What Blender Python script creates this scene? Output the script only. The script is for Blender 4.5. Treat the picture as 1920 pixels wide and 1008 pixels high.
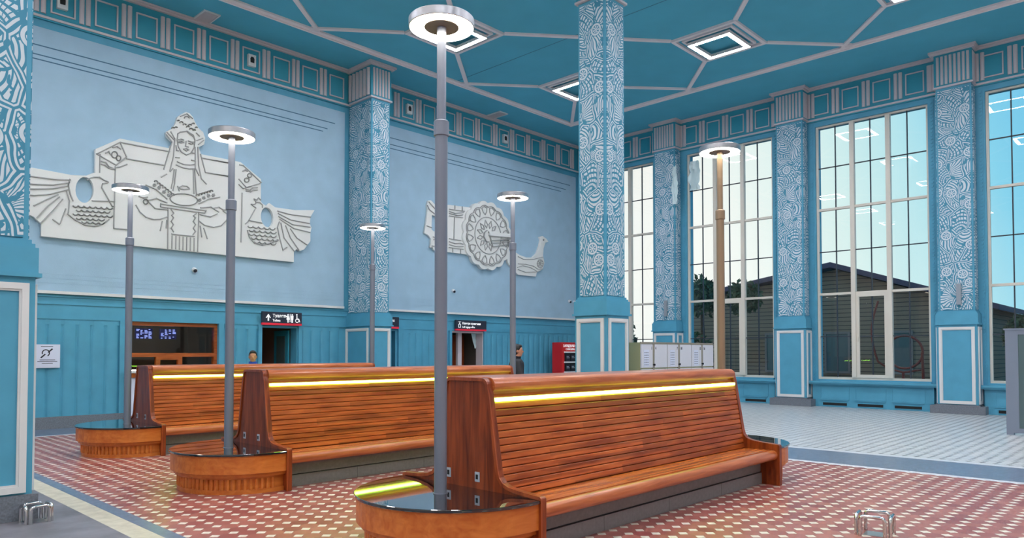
import bpy, bmesh, math, random
from mathutils import Vector, Matrix
random.seed(7)
for o in list(bpy.data.objects): bpy.data.objects.remove(o, do_unlink=True)
S = bpy.context.scene
COL = S.collection
PI = math.pi

# ------------------------------------------------------------------ camera
FPX = 1349.6; YAW = 0.761234; PITCH = 0.0274767
cd = bpy.data.cameras.new('camera'); cam = bpy.data.objects.new('camera', cd); COL.objects.link(cam)
cam.location = (0, 0, 1.6)
fw = Vector((math.cos(YAW)*math.cos(PITCH), math.sin(YAW)*math.cos(PITCH), math.sin(PITCH)))
cam.rotation_euler = fw.to_track_quat('-Z', 'Y').to_euler()
cd.sensor_fit = 'HORIZONTAL'; cd.sensor_width = 36
cd.lens = 36*FPX/1920
cd.shift_x = 0; cd.shift_y = (623.5-504)/1920
cd.clip_start = 0.05; cd.clip_end = 300
S.camera = cam

# ------------------------------------------------------------------ exposure, sky
S.view_settings.view_transform = 'Standard'; S.view_settings.look = 'None'
S.view_settings.exposure = 0.0; S.view_settings.gamma = 1; S.view_settings.use_curve_mapping = False
S.display_settings.display_device = 'sRGB'

def lin(c):
    r = []
    for v in c:
        v = v/255
        r.append(v/12.92 if v <= .04045 else ((v+.055)/1.055)**2.4)
    return tuple(r)+(1,)

w = bpy.data.worlds.new('dusk_sky'); S.world = w; w.use_nodes = True
nt = w.node_tree; nt.nodes.clear()
wo = nt.nodes.new('ShaderNodeOutputWorld'); bg = nt.nodes.new('ShaderNodeBackground')
tc = nt.nodes.new('ShaderNodeTexCoord'); sp = nt.nodes.new('ShaderNodeSeparateXYZ')
nt.links.new(tc.outputs['Generated'], sp.inputs[0])
# after-sunset glow in the north-east (+Y), bluer towards the south (-Y) and the zenith
m1 = nt.nodes.new('ShaderNodeMath'); m1.operation = 'MULTIPLY_ADD'; m1.inputs[1].default_value = 1.0; m1.inputs[2].default_value = 0.0
nt.links.new(sp.outputs['Y'], m1.inputs[0])
m2 = nt.nodes.new('ShaderNodeMath'); m2.operation = 'MULTIPLY_ADD'; m2.inputs[1].default_value = -0.30
nt.links.new(sp.outputs['Z'], m2.inputs[0]); nt.links.new(m1.outputs[0], m2.inputs[2])
cr = nt.nodes.new('ShaderNodeValToRGB'); nt.links.new(m2.outputs[0], cr.inputs[0])
e = cr.color_ramp.elements
e[0].position = 0.0; e[0].color = lin((105, 190, 232))
e[1].position = 0.42; e[1].color = lin((255, 253, 248))
for p, c in ((0.10, (140, 212, 238)), (0.18, (188, 230, 238)), (0.27, (222, 242, 240))):
    q = e.new(p); q.color = lin(c)
nt.links.new(cr.outputs[0], bg.inputs['Color']); bg.inputs['Strength'].default_value = 1.05
nt.links.new(bg.outputs[0], wo.inputs['Surface'])

LED_STRENGTH = 94.0      # ceiling light frames
DISC_STRENGTH = 22.0     # lamp post discs
STRIP_STRENGTH = 18.0     # bench light strips

# ------------------------------------------------------------------ materials
def mat(name, rgb=None, rough=.5, metal=0, emit=None, estr=0, spec=.5, coat=0, noise=0, nscale=6, bump=0, bscale=60):
    m = bpy.data.materials.new(name); m.use_nodes = True
    n = m.node_tree; b = n.nodes['Principled BSDF']
    b.inputs['Roughness'].default_value = rough; b.inputs['Metallic'].default_value = metal
    b.inputs['Specular IOR Level'].default_value = spec; b.inputs['Coat Weight'].default_value = coat
    b.inputs['Coat Roughness'].default_value = .12
    c = lin(rgb or (128, 128, 128)); b.inputs['Base Color'].default_value = c
    if noise:
        t = n.nodes.new('ShaderNodeTexCoord'); z = n.nodes.new('ShaderNodeTexNoise')
        z.inputs['Scale'].default_value = nscale; z.inputs['Detail'].default_value = 5
        r = n.nodes.new('ShaderNodeValToRGB'); n.links.new(t.outputs['Object'], z.inputs['Vector']); n.links.new(z.outputs['Fac'], r.inputs[0])
        r.color_ramp.elements[0].position = .3; r.color_ramp.elements[1].position = .7
        r.color_ramp.elements[0].color = tuple(v*(1-noise) for v in c[:3])+(1,)
        r.color_ramp.elements[1].color = tuple(min(1, v*(1+noise)) for v in c[:3])+(1,)
        n.links.new(r.outputs[0], b.inputs['Base Color'])
    if bump:
        t = n.nodes.new('ShaderNodeTexCoord'); z = n.nodes.new('ShaderNodeTexNoise'); z.inputs['Scale'].default_value = bscale
        k = n.nodes.new('ShaderNodeBump'); k.inputs['Strength'].default_value = bump; k.inputs['Distance'].default_value = .01
        n.links.new(t.outputs['Object'], z.inputs['Vector']); n.links.new(z.outputs['Fac'], k.inputs['Height']); n.links.new(k.outputs[0], b.inputs['Normal'])
    if emit:
        b.inputs['Emission Color'].default_value = lin(emit); b.inputs['Emission Strength'].default_value = estr
    return m

def wood(name, dark, light, axis=0, rough=.3, coat=.35, grain=26, boards=0, board_axis=2):
    """stained timber: grain runs along `axis`; boards > 0 tints each lath (pitch in m) a little differently"""
    m = bpy.data.materials.new(name); m.use_nodes = True
    n = m.node_tree; b = n.nodes['Principled BSDF']; L = n.links
    b.inputs['Roughness'].default_value = rough; b.inputs['Coat Weight'].default_value = coat; b.inputs['Coat Roughness'].default_value = .15; b.inputs['Specular IOR Level'].default_value = .35
    t = n.nodes.new('ShaderNodeTexCoord'); mp = n.nodes.new('ShaderNodeMapping')
    s = [grain]*3; s[axis] = 1.3
    mp.inputs['Scale'].default_value = s
    L.new(t.outputs['Object'], mp.inputs['Vector'])
    z = n.nodes.new('ShaderNodeTexNoise'); z.inputs['Scale'].default_value = 1.4; z.inputs['Detail'].default_value = 6; z.inputs['Distortion'].default_value = .6
    L.new(mp.outputs[0], z.inputs['Vector'])
    r = n.nodes.new('ShaderNodeValToRGB'); L.new(z.outputs['Fac'], r.inputs[0])
    r.color_ramp.elements[0].position = .32; r.color_ramp.elements[0].color = lin(dark)
    r.color_ramp.elements[1].position = .68; r.color_ramp.elements[1].color = lin(light)
    out = r.outputs[0]
    if boards:
        sx = n.nodes.new('ShaderNodeSeparateXYZ'); L.new(t.outputs['Object'], sx.inputs[0])
        dv = n.nodes.new('ShaderNodeMath'); dv.operation = 'DIVIDE'; dv.inputs[1].default_value = boards; L.new(sx.outputs[board_axis], dv.inputs[0])
        fl = n.nodes.new('ShaderNodeMath'); fl.operation = 'FLOOR'; L.new(dv.outputs[0], fl.inputs[0])
        dx = n.nodes.new('ShaderNodeMath'); dx.operation = 'MULTIPLY'; dx.inputs[1].default_value = .55; L.new(sx.outputs[0], dx.inputs[0])
        wn0 = n.nodes.new('ShaderNodeTexWhiteNoise'); wn0.noise_dimensions = '1D'; L.new(fl.outputs[0], wn0.inputs['W'])
        ad = n.nodes.new('ShaderNodeMath'); ad.operation = 'MULTIPLY_ADD'; ad.inputs[1].default_value = 7.0; L.new(wn0.outputs['Value'], ad.inputs[0]); L.new(dx.outputs[0], ad.inputs[2])
        f2 = n.nodes.new('ShaderNodeMath'); f2.operation = 'FLOOR'; L.new(ad.outputs[0], f2.inputs[0])
        cb = n.nodes.new('ShaderNodeCombineXYZ'); L.new(fl.outputs[0], cb.inputs[0]); L.new(f2.outputs[0], cb.inputs[1])
        wn = n.nodes.new('ShaderNodeTexWhiteNoise'); wn.noise_dimensions = '3D'; L.new(cb.outputs[0], wn.inputs['Vector'])
        mr = n.nodes.new('ShaderNodeMapRange'); mr.inputs[3].default_value = .66; mr.inputs[4].default_value = 1.2; L.new(wn.outputs['Value'], mr.inputs[0])
        hv = n.nodes.new('ShaderNodeHueSaturation'); L.new(out, hv.inputs['Color']); L.new(mr.outputs[0], hv.inputs['Value']); out = hv.outputs[0]
    L.new(out, b.inputs['Base Color'])
    return m

def carved_mat(name, ground, raised):
    """folk ornament: every cell of a Voronoi net holds curved hatching, a grid or a spoked wheel, with blue gaps between"""
    m = bpy.data.materials.new(name); m.use_nodes = True
    n = m.node_tree; L = n.links; b = n.nodes['Principled BSDF']; b.inputs['Roughness'].default_value = .6
    def M(op, a, c=None, d=None):
        k = n.nodes.new('ShaderNodeMath'); k.operation = op
        for i, v in enumerate((a, c, d)):
            if v is None: continue
            if isinstance(v, (int, float)): k.inputs[i].default_value = v
            else: L.new(v, k.inputs[i])
        return k.outputs[0]
    t = n.nodes.new('ShaderNodeTexCoord'); s = n.nodes.new('ShaderNodeSeparateXYZ'); L.new(t.outputs['Object'], s.inputs[0])
    a0 = M('ADD', s.outputs[0], s.outputs[1])
    cb = n.nodes.new('ShaderNodeCombineXYZ'); L.new(a0, cb.inputs[0]); L.new(M('MULTIPLY', s.outputs[2], .8), cb.inputs[1])
    nz = n.nodes.new('ShaderNodeTexNoise'); nz.inputs['Scale'].default_value = 1.7; L.new(cb.outputs[0], nz.inputs['Vector'])
    vs = n.nodes.new('ShaderNodeVectorMath'); vs.operation = 'SUBTRACT'; L.new(nz.outputs['Color'], vs.inputs[0]); vs.inputs[1].default_value = (.5, .5, .5)
    vm = n.nodes.new('ShaderNodeVectorMath'); vm.operation = 'SCALE'; L.new(vs.outputs[0], vm.inputs[0]); vm.inputs['Scale'].default_value = .30
    va = n.nodes.new('ShaderNodeVectorMath'); va.operation = 'ADD'; L.new(cb.outputs[0], va.inputs[0]); L.new(vm.outputs[0], va.inputs[1])
    P = va.outputs[0]
    SC = 2.8
    vo = n.nodes.new('ShaderNodeTexVoronoi'); vo.voronoi_dimensions = '2D'; vo.inputs['Scale'].default_value = SC; L.new(P, vo.inputs['Vector'])
    ve = n.nodes.new('ShaderNodeTexVoronoi'); ve.voronoi_dimensions = '2D'; ve.feature = 'DISTANCE_TO_EDGE'; ve.inputs['Scale'].default_value = SC; L.new(P, ve.inputs['Vector'])
    loc = n.nodes.new('ShaderNodeVectorMath'); loc.operation = 'SUBTRACT'; L.new(P, loc.inputs[0]); L.new(vo.outputs['Position'], loc.inputs[1])
    ls = n.nodes.new('ShaderNodeSeparateXYZ'); L.new(loc.outputs[0], ls.inputs[0])
    cs = n.nodes.new('ShaderNodeSeparateColor'); L.new(vo.outputs['Color'], cs.inputs[0])
    ang = M('MULTIPLY', cs.outputs[0], 6.283)
    ca, sa = M('COSINE', ang), M('SINE', ang)
    # curved hatching about a far centre
    ox = M('MULTIPLY_ADD', ca, .24, ls.outputs[0]); oy = M('MULTIPLY_ADD', sa, .24, ls.outputs[1])
    d1 = M('SQRT', M('ADD', M('MULTIPLY', ox, ox), M('MULTIPLY', oy, oy)))
    arc = M('GREATER_THAN', M('FRACT', M('MULTIPLY', d1, 15.5)), .42)
    # cross lines radiating from the same centre, used for grids
    th = M('ARCTAN2', oy, ox)
    rad = M('GREATER_THAN', M('FRACT', M('MULTIPLY', th, 4.5)), .24)
    grid = M('MULTIPLY', arc, rad)
    # wheel
    d0 = M('SQRT', M('ADD', M('MULTIPLY', ls.outputs[0], ls.outputs[0]), M('MULTIPLY', ls.outputs[1], ls.outputs[1])))
    t0 = M('ARCTAN2', ls.outputs[1], ls.outputs[0])
    ring = M('GREATER_THAN', M('FRACT', M('MULTIPLY', d0, 14.5)), .38)
    spk = M('GREATER_THAN', M('FRACT', M('MULTIPLY', t0, 1.2732)), .4)
    inn = M('LESS_THAN', d0, .085)
    whl = M('ADD', M('MULTIPLY', inn, spk), M('MULTIPLY', M('SUBTRACT', 1.0, inn), ring))
    # leaves: chevrons either side of a midrib; sprays: rays from a far centre
    ln = M('ADD', M('MULTIPLY', ls.outputs[0], ca), M('MULTIPLY', ls.outputs[1], sa))
    pn = M('ABSOLUTE', M('SUBTRACT', M('MULTIPLY', ls.outputs[1], ca), M('MULTIPLY', ls.outputs[0], sa)))
    lf = M('MULTIPLY', M('GREATER_THAN', M('FRACT', M('MULTIPLY', M('ADD', ln, M('MULTIPLY', pn, .8)), 15.0)), .40), M('GREATER_THAN', pn, .012))
    spray = M('GREATER_THAN', M('FRACT', M('MULTIPLY', th, 5.6)), .40)
    g = cs.outputs[1]
    k1 = M('LESS_THAN', g, .14); k2 = M('MULTIPLY', M('GREATER_THAN', g, .14), M('LESS_THAN', g, .5)); k3 = M('MULTIPLY', M('GREATER_THAN', g, .5), M('LESS_THAN', g, .72)); k4 = M('GREATER_THAN', g, .72)
    body = M('ADD', M('ADD', M('MULTIPLY', k1, arc), M('MULTIPLY', k2, grid)), M('ADD', M('MULTIPLY', k3, spray), M('MULTIPLY', k4, lf)))
    ed = M('DIVIDE', ve.outputs['Distance'], 1.0)
    gap = M('GREATER_THAN', ed, .035)
    rim = M('LESS_THAN', ed, .085)
    rim2 = M('MULTIPLY', M('GREATER_THAN', ed, .085), M('LESS_THAN', ed, .125))
    msk = M('MULTIPLY', gap, M('MULTIPLY', M('SUBTRACT', 1.0, rim2), M('MAXIMUM', rim, body)))
    # open blue notches
    nz2 = n.nodes.new('ShaderNodeTexNoise'); nz2.inputs['Scale'].default_value = 5.5; L.new(P, nz2.inputs['Vector'])
    msk = M('MULTIPLY', msk, M('LESS_THAN', nz2.outputs['Fac'], .63))
    # spoked wheels scattered over everything
    vw = n.nodes.new('ShaderNodeTexVoronoi'); vw.voronoi_dimensions = '2D'; vw.inputs['Scale'].default_value = 1.75; vw.inputs['Randomness'].default_value = .8; L.new(cb.outputs[0], vw.inputs['Vector'])
    lw = n.nodes.new('ShaderNodeVectorMath'); lw.operation = 'SUBTRACT'; L.new(cb.outputs[0], lw.inputs[0]); L.new(vw.outputs['Position'], lw.inputs[1])
    sw = n.nodes.new('ShaderNodeSeparateXYZ'); L.new(lw.outputs[0], sw.inputs[0])
    wx = sw.outputs[0]; wy = M('MULTIPLY', sw.outputs[1], 1.25)
    dw = M('SQRT', M('ADD', M('MULTIPLY', wx, wx), M('MULTIPLY', wy, wy))); tw = M('ARCTAN2', wy, wx)
    on = M('LESS_THAN', dw, .135)
    rimw = M('MULTIPLY', M('GREATER_THAN', dw, .085), M('LESS_THAN', dw, .122))
    spw = M('MULTIPLY', M('LESS_THAN', dw, .075), M('MAXIMUM', M('GREATER_THAN', M('FRACT', M('MULTIPLY', tw, 1.1141)), .42), M('LESS_THAN', dw, .018)))
    wheel = M('MAXIMUM', rimw, spw)
    msk = M('ADD', M('MULTIPLY', on, wheel), M('MULTIPLY', M('SUBTRACT', 1.0, on), msk))
    mx = n.nodes.new('ShaderNodeMix'); mx.data_type = 'RGBA'; mx.inputs[6].default_value = lin(ground); mx.inputs[7].default_value = lin(raised)
    L.new(msk, mx.inputs[0]); L.new(mx.outputs[2], b.inputs['Base Color'])
    bu = n.nodes.new('ShaderNodeBump'); bu.inputs['Strength'].default_value = .5; bu.inputs['Distance'].default_value = .012
    L.new(msk, bu.inputs['Height']); L.new(bu.outputs[0], b.inputs['Normal'])
    return m

def tile_mat(name, tile_a, tile_b, dot, joint, pitch=.171, rough=.32, ox=.03, oy=.0):
    """octagon tiles with small square dots at their corners"""
    m = bpy.data.materials.new(name); m.use_nodes = True
    n = m.node_tree; L = n.links; b = n.nodes['Principled BSDF']; b.inputs['Roughness'].default_value = rough
    def M(op, a, c=None, d=None):
        k = n.nodes.new('ShaderNodeMath'); k.operation = op
        for i, v in enumerate((a, c, d)):
            if v is None: continue
            if isinstance(v, (int, float)): k.inputs[i].default_value = v
            else: L.new(v, k.inputs[i])
        return k.outputs[0]
    t = n.nodes.new('ShaderNodeTexCoord'); s = n.nodes.new('ShaderNodeSeparateXYZ'); L.new(t.outputs['Object'], s.inputs[0])
    u = M('DIVIDE', M('ADD', s.outputs[0], ox), pitch); v = M('DIVIDE', M('ADD', s.outputs[1], oy), pitch)
    du = M('ABSOLUTE', M('SUBTRACT', M('FRACT', u), .5)); dv = M('ABSOLUTE', M('SUBTRACT', M('FRACT', v), .5))
    sm = M('ADD', du, dv)
    isdot = M('LESS_THAN', sm, .30)
    ringj = M('MULTIPLY', M('GREATER_THAN', sm, .30), M('LESS_THAN', sm, .325))
    # joints between octagons run midway
    jl = M('MAXIMUM', M('LESS_THAN', du, .012), M('LESS_THAN', dv, .012))
    jn = M('MAXIMUM', ringj, M('MULTIPLY', jl, M('GREATER_THAN', sm, .3)))
    fu = M('FLOOR', M('SUBTRACT', u, .5)); fv = M('FLOOR', M('SUBTRACT', v, .5))
    cb = n.nodes.new('ShaderNodeCombineXYZ'); L.new(fu, cb.inputs[0]); L.new(fv, cb.inputs[1])
    wn = n.nodes.new('ShaderNodeTexWhiteNoise'); wn.noise_dimensions = '3D'; L.new(cb.outputs[0], wn.inputs['Vector'])
    m1 = n.nodes.new('ShaderNodeMix'); m1.data_type = 'RGBA'; m1.inputs[6].default_value = lin(tile_a); m1.inputs[7].default_value = lin(tile_b); L.new(wn.outputs['Value'], m1.inputs[0])
    m2 = n.nodes.new('ShaderNodeMix'); m2.data_type = 'RGBA'; L.new(m1.outputs[2], m2.inputs[6]); m2.inputs[7].default_value = lin(dot); L.new(isdot, m2.inputs[0])
    m3 = n.nodes.new('ShaderNodeMix'); m3.data_type = 'RGBA'; L.new(m2.outputs[2], m3.inputs[6]); m3.inputs[7].default_value = lin(joint); L.new(jn, m3.inputs[0])
    L.new(m3.outputs[2], b.inputs['Base Color'])
    return m

def glass_mat(name, tint=(255, 255, 255), rough=.0, refl=1.0):
    m = bpy.data.materials.new(name); m.use_nodes = True
    n = m.node_tree; n.nodes.clear(); L = n.links
    o = n.nodes.new('ShaderNodeOutputMaterial'); mx = n.nodes.new('ShaderNodeMixShader'); tr = n.nodes.new('ShaderNodeBsdfTransparent'); gl = n.nodes.new('ShaderNodeBsdfGlossy')
    fr = n.nodes.new('ShaderNodeFresnel'); fr.inputs[0].default_value = 1.5; gl.inputs['Roughness'].default_value = rough
    mm = n.nodes.new('ShaderNodeMath'); mm.operation = 'MULTIPLY'; mm.inputs[1].default_value = refl; L.new(fr.outputs[0], mm.inputs[0])
    tr.inputs[0].default_value = lin(tint)
    L.new(mm.outputs[0], mx.inputs[0]); L.new(tr.outputs[0], mx.inputs[1]); L.new(gl.outputs[0], mx.inputs[2]); L.new(mx.outputs[0], o.inputs['Surface'])
    return m

M = {}
M['blue'] = mat('blue_paint', (80, 158, 188), .55, noise=.06, nscale=3)
M['teal'] = mat('teal_paint', (50, 152, 176), .55, noise=.06, nscale=2)
M['ceil'] = mat('ceiling_teal_paint', (84, 178, 204), .7, noise=.05, nscale=1.2)
M['pale'] = mat('pale_blue_plaster', (160, 192, 214), .8, noise=.05, nscale=2, bump=.15, bscale=90)
M['rib'] = mat('light_ceiling_rib_paint', (242, 230, 232), .55)
M['groove'] = mat('groove_blue_grey', (70, 110, 140), .8)
M['white'] = mat('white_trim_paint', (222, 222, 222), .5)
M['mould'] = mat('warm_grey_moulding_paint', (206, 196, 200), .55)
M['relief'] = mat('cream_relief_plaster', (226, 228, 226), .75, bump=.1, bscale=60)
M['relief_shade_line'] = mat('grey_relief_shade_lines', (166, 168, 168), .75)  # greyer than the slabs: shadow lines of the relief put into the colour
M['granite'] = mat('grey_granite', (112, 118, 128), .45, noise=.25, nscale=60)
M['granite_strip'] = mat('blue_grey_granite_floor', (104, 118, 140), .28, noise=.12, nscale=14)
M['line_strip'] = mat('pale_stone_line', (205, 208, 215), .35, noise=.05, nscale=10)
M['cream_strip'] = mat('cream_stone_strip', (196, 188, 168), .4, noise=.12, nscale=9)
M['terrazzo'] = mat('worn_grey_floor', (116, 114, 122), .45, noise=.3, nscale=3)
M['red_tiles'] = tile_mat('red_octagon_tiles', (142, 72, 70), (172, 106, 94), (222, 212, 196), (122, 70, 66))
M['light_tiles'] = tile_mat('light_octagon_tiles', (190, 194, 198), (204, 206, 206), (120, 124, 128), (150, 154, 158), pitch=.171)
M['carved'] = carved_mat('carved_folk_ornament', (60, 138, 168), (206, 218, 226))
M['alu'] = mat('brushed_aluminium', (176, 176, 182), .3, 1.0)
M['pole'] = mat('grey_painted_steel', (126, 132, 148), .35, .35)
M['tanpole'] = mat('tan_steel', (152, 130, 106), .35, .35)  # tan on one post only, the other posts are grey
M['disc_hub'] = mat('lamp_hub_grey', (120, 112, 102), .5)
M['disc_glow'] = mat('lamp_diffuser', (255, 255, 255), .5, emit=(255, 246, 226), estr=DISC_STRENGTH)
M['led'] = mat('ceiling_light_diffuser', (255, 255, 255), .5, emit=(249, 246, 250), estr=LED_STRENGTH)
M['strip'] = mat('bench_light_strip', (255, 255, 200), .5, emit=(158, 255, 70), estr=STRIP_STRENGTH)
M['wood_slat'] = wood('bench_laths', (150, 66, 24), (202, 106, 48), 0, .33, .06, 12, .0625, 2)
M['wood_seat'] = wood('bench_seat_laths', (160, 76, 30), (206, 116, 58), 0, .27, .3, 14, .035, 1)
M['wood_cap'] = wood('bench_cap_wood', (156, 78, 38), (200, 114, 66), 0, .28, .3, 16)
M['wood_end'] = wood('bench_end_wood', (100, 36, 12), (158, 72, 30), 2, .34, .15, 14)
M['wood_edge'] = wood('bench_edge_wood', (130, 54, 22), (172, 84, 42), 2, .28, .25, 14)
M['wood_apron'] = wood('table_apron_wood', (184, 94, 34), (210, 124, 56), 0, .34, .12, 10)
M['wood_frame'] = wood('ticket_window_wood', (140, 66, 26), (184, 96, 44), 0, .35, .3, 12)
M['black_granite'] = mat('polished_black_granite', (14, 16, 20), .04, spec=.9, coat=1.0)
M['black_granite'].node_tree.nodes['Principled BSDF'].inputs['Coat Roughness'].default_value = .02
M['kick'] = mat('grey_bench_plinth', (122, 118, 120), .5, noise=.1, nscale=30)
M['lath_gap'] = mat('dark_gap_between_laths', (70, 30, 14), .7)
M['dark'] = mat('dark_gap', (18, 18, 20), .7)
M['speaker_grey'] = mat('slim_speaker_grey', (142, 152, 162), .5)
M['counter_glow'] = mat('counter_light_tube', (255, 255, 255), .5, emit=(255, 248, 236), estr=7.0)
M['socket'] = mat('light_grey_socket_plate', (178, 186, 198), .4)
M['glass'] = glass_mat('window_glass', (248, 253, 252))
M['glass_dark'] = glass_mat('ticket_window_glass', (205, 202, 195))
M['win_frame'] = mat('cream_window_frame', (216, 210, 198), .45)
M['came'] = mat('dark_glazing_bar', (46, 54, 66), .5)
M['chrome'] = mat('polished_steel', (205, 205, 208), .12, 1.0)
M['sign'] = mat('dark_grey_sign', (38, 44, 62), .4)
M['sign_red'] = mat('red_sign_band', (205, 36, 58), .4, emit=(205, 36, 58), estr=.25)
M['sign_white'] = mat('white_lettering', (240, 240, 240), .4, emit=(240, 240, 245), estr=.5)
M['paper'] = mat('white_paper', (214, 220, 238), .6)
M['ink'] = mat('black_print', (22, 26, 40), .6)
M['red'] = mat('red_kiosk_paint', (200, 30, 34), .35)
M['locker'] = mat('lavender_grey_locker_door', (212, 212, 220), .4)
M['locker_side'] = mat('locker_case_green_reflection', (172, 172, 132), .45)  # green reflection on the locker side, put into the case colour
M['locker_rail'] = mat('taupe_locker_rail', (140, 134, 120), .45)
M['skin'] = mat('skin', (196, 138, 112), .55)
M['skin2'] = mat('skin_tan', (186, 124, 100), .55)
M['hair'] = mat('black_hair', (24, 20, 20), .5)
M['jacket'] = mat('charcoal_jacket', (38, 40, 48), .7)
M['shirt_blue'] = mat('blue_shirt', (36, 74, 190), .7)
M['trouser'] = mat('dark_trousers', (34, 36, 44), .8)
M['shoe'] = mat('black_shoe', (20, 20, 22), .4)
M['camera_white'] = mat('white_camera_housing', (226, 228, 232), .35)
M['partition'] = mat('grey_steel_partition', (128, 138, 156), .4, .2)
M['partition_glass'] = mat('grey_green_obscured_pane', (82, 104, 108), .25)
M['brown_room'] = mat('dark_brown_room_paint', (140, 104, 92), .8)
M['dark_room'] = mat('dark_grey_room_paint', (112, 102, 94), .8)
M['screen'] = mat('screen_light', (40, 60, 160), .4, emit=(150, 170, 255), estr=2.2)
M['screen_bg'] = mat('screen_dark_blue', (16, 18, 50), .3, emit=(30, 36, 120), estr=.5)
M['film'] = mat('torn_plastic_film', (205, 228, 232), .25)
M['offwall'] = mat('warm_white_plaster', (236, 230, 218), .8)

# ------------------------------------------------------------------ mesh helpers
class MB:
    def __init__(s): s.v = []; s.f = []; s.m = []; s.sm = []
    def add(s, vs, fs, mi=0, smooth=False):
        b = len(s.v); s.v += [tuple(v) for v in vs]
        for f in fs: s.f.append([b+i for i in f]); s.m.append(mi); s.sm.append(smooth)
        return s
    def box(s, x0, x1, y0, y1, z0, z1, mi=0):
        x0, x1 = sorted((x0, x1)); y0, y1 = sorted((y0, y1)); z0, z1 = sorted((z0, z1))
        v = [(x0,y0,z0),(x1,y0,z0),(x1,y1,z0),(x0,y1,z0),(x0,y0,z1),(x1,y0,z1),(x1,y1,z1),(x0,y1,z1)]
        return s.add(v, [(0,3,2,1),(4,5,6,7),(0,1,5,4),(1,2,6,5),(2,3,7,6),(3,0,4,7)], mi)
    def prism(s, poly, a0, a1, ax=0, mi=0, smooth=False):
        """poly of (u,w) extruded along axis ax: ax 0 -> (y,z), 1 -> (x,z), 2 -> (x,y)"""
        n = len(poly)
        def P(u, w, a):
            return ((a,u,w),(u,a,w),(u,w,a))[ax]
        vs = [P(u,w,a0) for u,w in poly]+[P(u,w,a1) for u,w in poly]
        s.add(vs, [tuple(range(n))[::-1], tuple(range(n,2*n))], mi)
        s.add(vs, [(i,(i+1)%n,n+(i+1)%n,n+i) for i in range(n)], mi, smooth)
        return s
    def tube(s, pts, r, seg=12, mi=0, cap=True, smooth=True):
        pts = [Vector(p) for p in pts]; n = len(pts)
        rs = r if isinstance(r, (list, tuple)) else [r]*n
        up = Vector((0,0,1)); vs = []; prev = None
        for i, p in enumerate(pts):
            d = (pts[min(i+1,n-1)]-pts[max(i-1,0)]).normalized()
            if prev is None:
                a = up if abs(d.z) < .9 else Vector((1,0,0)); u = d.cross(a).normalized()
            else:
                u = (prev-d*prev.dot(d)).normalized()
            prev = u; w_ = d.cross(u)
            for k in range(seg):
                t = 2*PI*k/seg; vs.append(p+(u*math.cos(t)+w_*math.sin(t))*rs[i])
        fs = [(i*seg+k, i*seg+(k+1)%seg, (i+1)*seg+(k+1)%seg, (i+1)*seg+k) for i in range(n-1) for k in range(seg)]
        s.add(vs, fs, mi, smooth)
        if cap: s.add([vs[k] for k in range(seg)], [tuple(range(seg))[::-1]], mi); s.add([vs[(n-1)*seg+k] for k in range(seg)], [tuple(range(seg))], mi)
        return s
    def lathe(s, prof, cx=0, cy=0, seg=48, mi=0, smooth=True, closed=False):
        n = len(prof); vs = [(cx+r*math.cos(2*PI*k/seg), cy+r*math.sin(2*PI*k/seg), z) for r, z in prof for k in range(seg)]
        fs = [(i*seg+k, i*seg+(k+1)%seg, ((i+1)%n)*seg+(k+1)%seg, ((i+1)%n)*seg+k) for i in range(n if closed else n-1) for k in range(seg)]
        return s.add(vs, fs, mi, smooth)
    def disc(s, cx, cy, z, r, seg=32, mi=0):
        return s.add([(cx+r*math.cos(2*PI*k/seg), cy+r*math.sin(2*PI*k/seg), z) for k in range(seg)], [tuple(range(seg))], mi)
    def build(s, name, mats, parent=None, origin=(0,0,0), bevel=0):
        me = bpy.data.meshes.new(name); o = Vector(origin)
        me.from_pydata([Vector(v)-o for v in s.v], [], s.f)
        if not isinstance(mats, (list, tuple)): mats = [mats]
        for m in mats: me.materials.append(m)
        me.polygons.foreach_set('material_index', s.m); me.polygons.foreach_set('use_smooth', s.sm)
        bm = bmesh.new(); bm.from_mesh(me)
        bmesh.ops.remove_doubles(bm, verts=bm.verts, dist=1e-6)
        bmesh.ops.recalc_face_normals(bm, faces=bm.faces); bm.to_mesh(me); bm.free()
        if any(s.sm): me.set_sharp_from_angle(angle=math.radians(38))
        me.update()
        ob = bpy.data.objects.new(name, me); COL.objects.link(ob)
        if parent: ob.parent = parent
        else: ob.location = o
        if bevel:
            b = ob.modifiers.new('bevel', 'BEVEL'); b.width = bevel; b.segments = 2; b.limit_method = 'ANGLE'; b.angle_limit = math.radians(50)
        return ob

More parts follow.
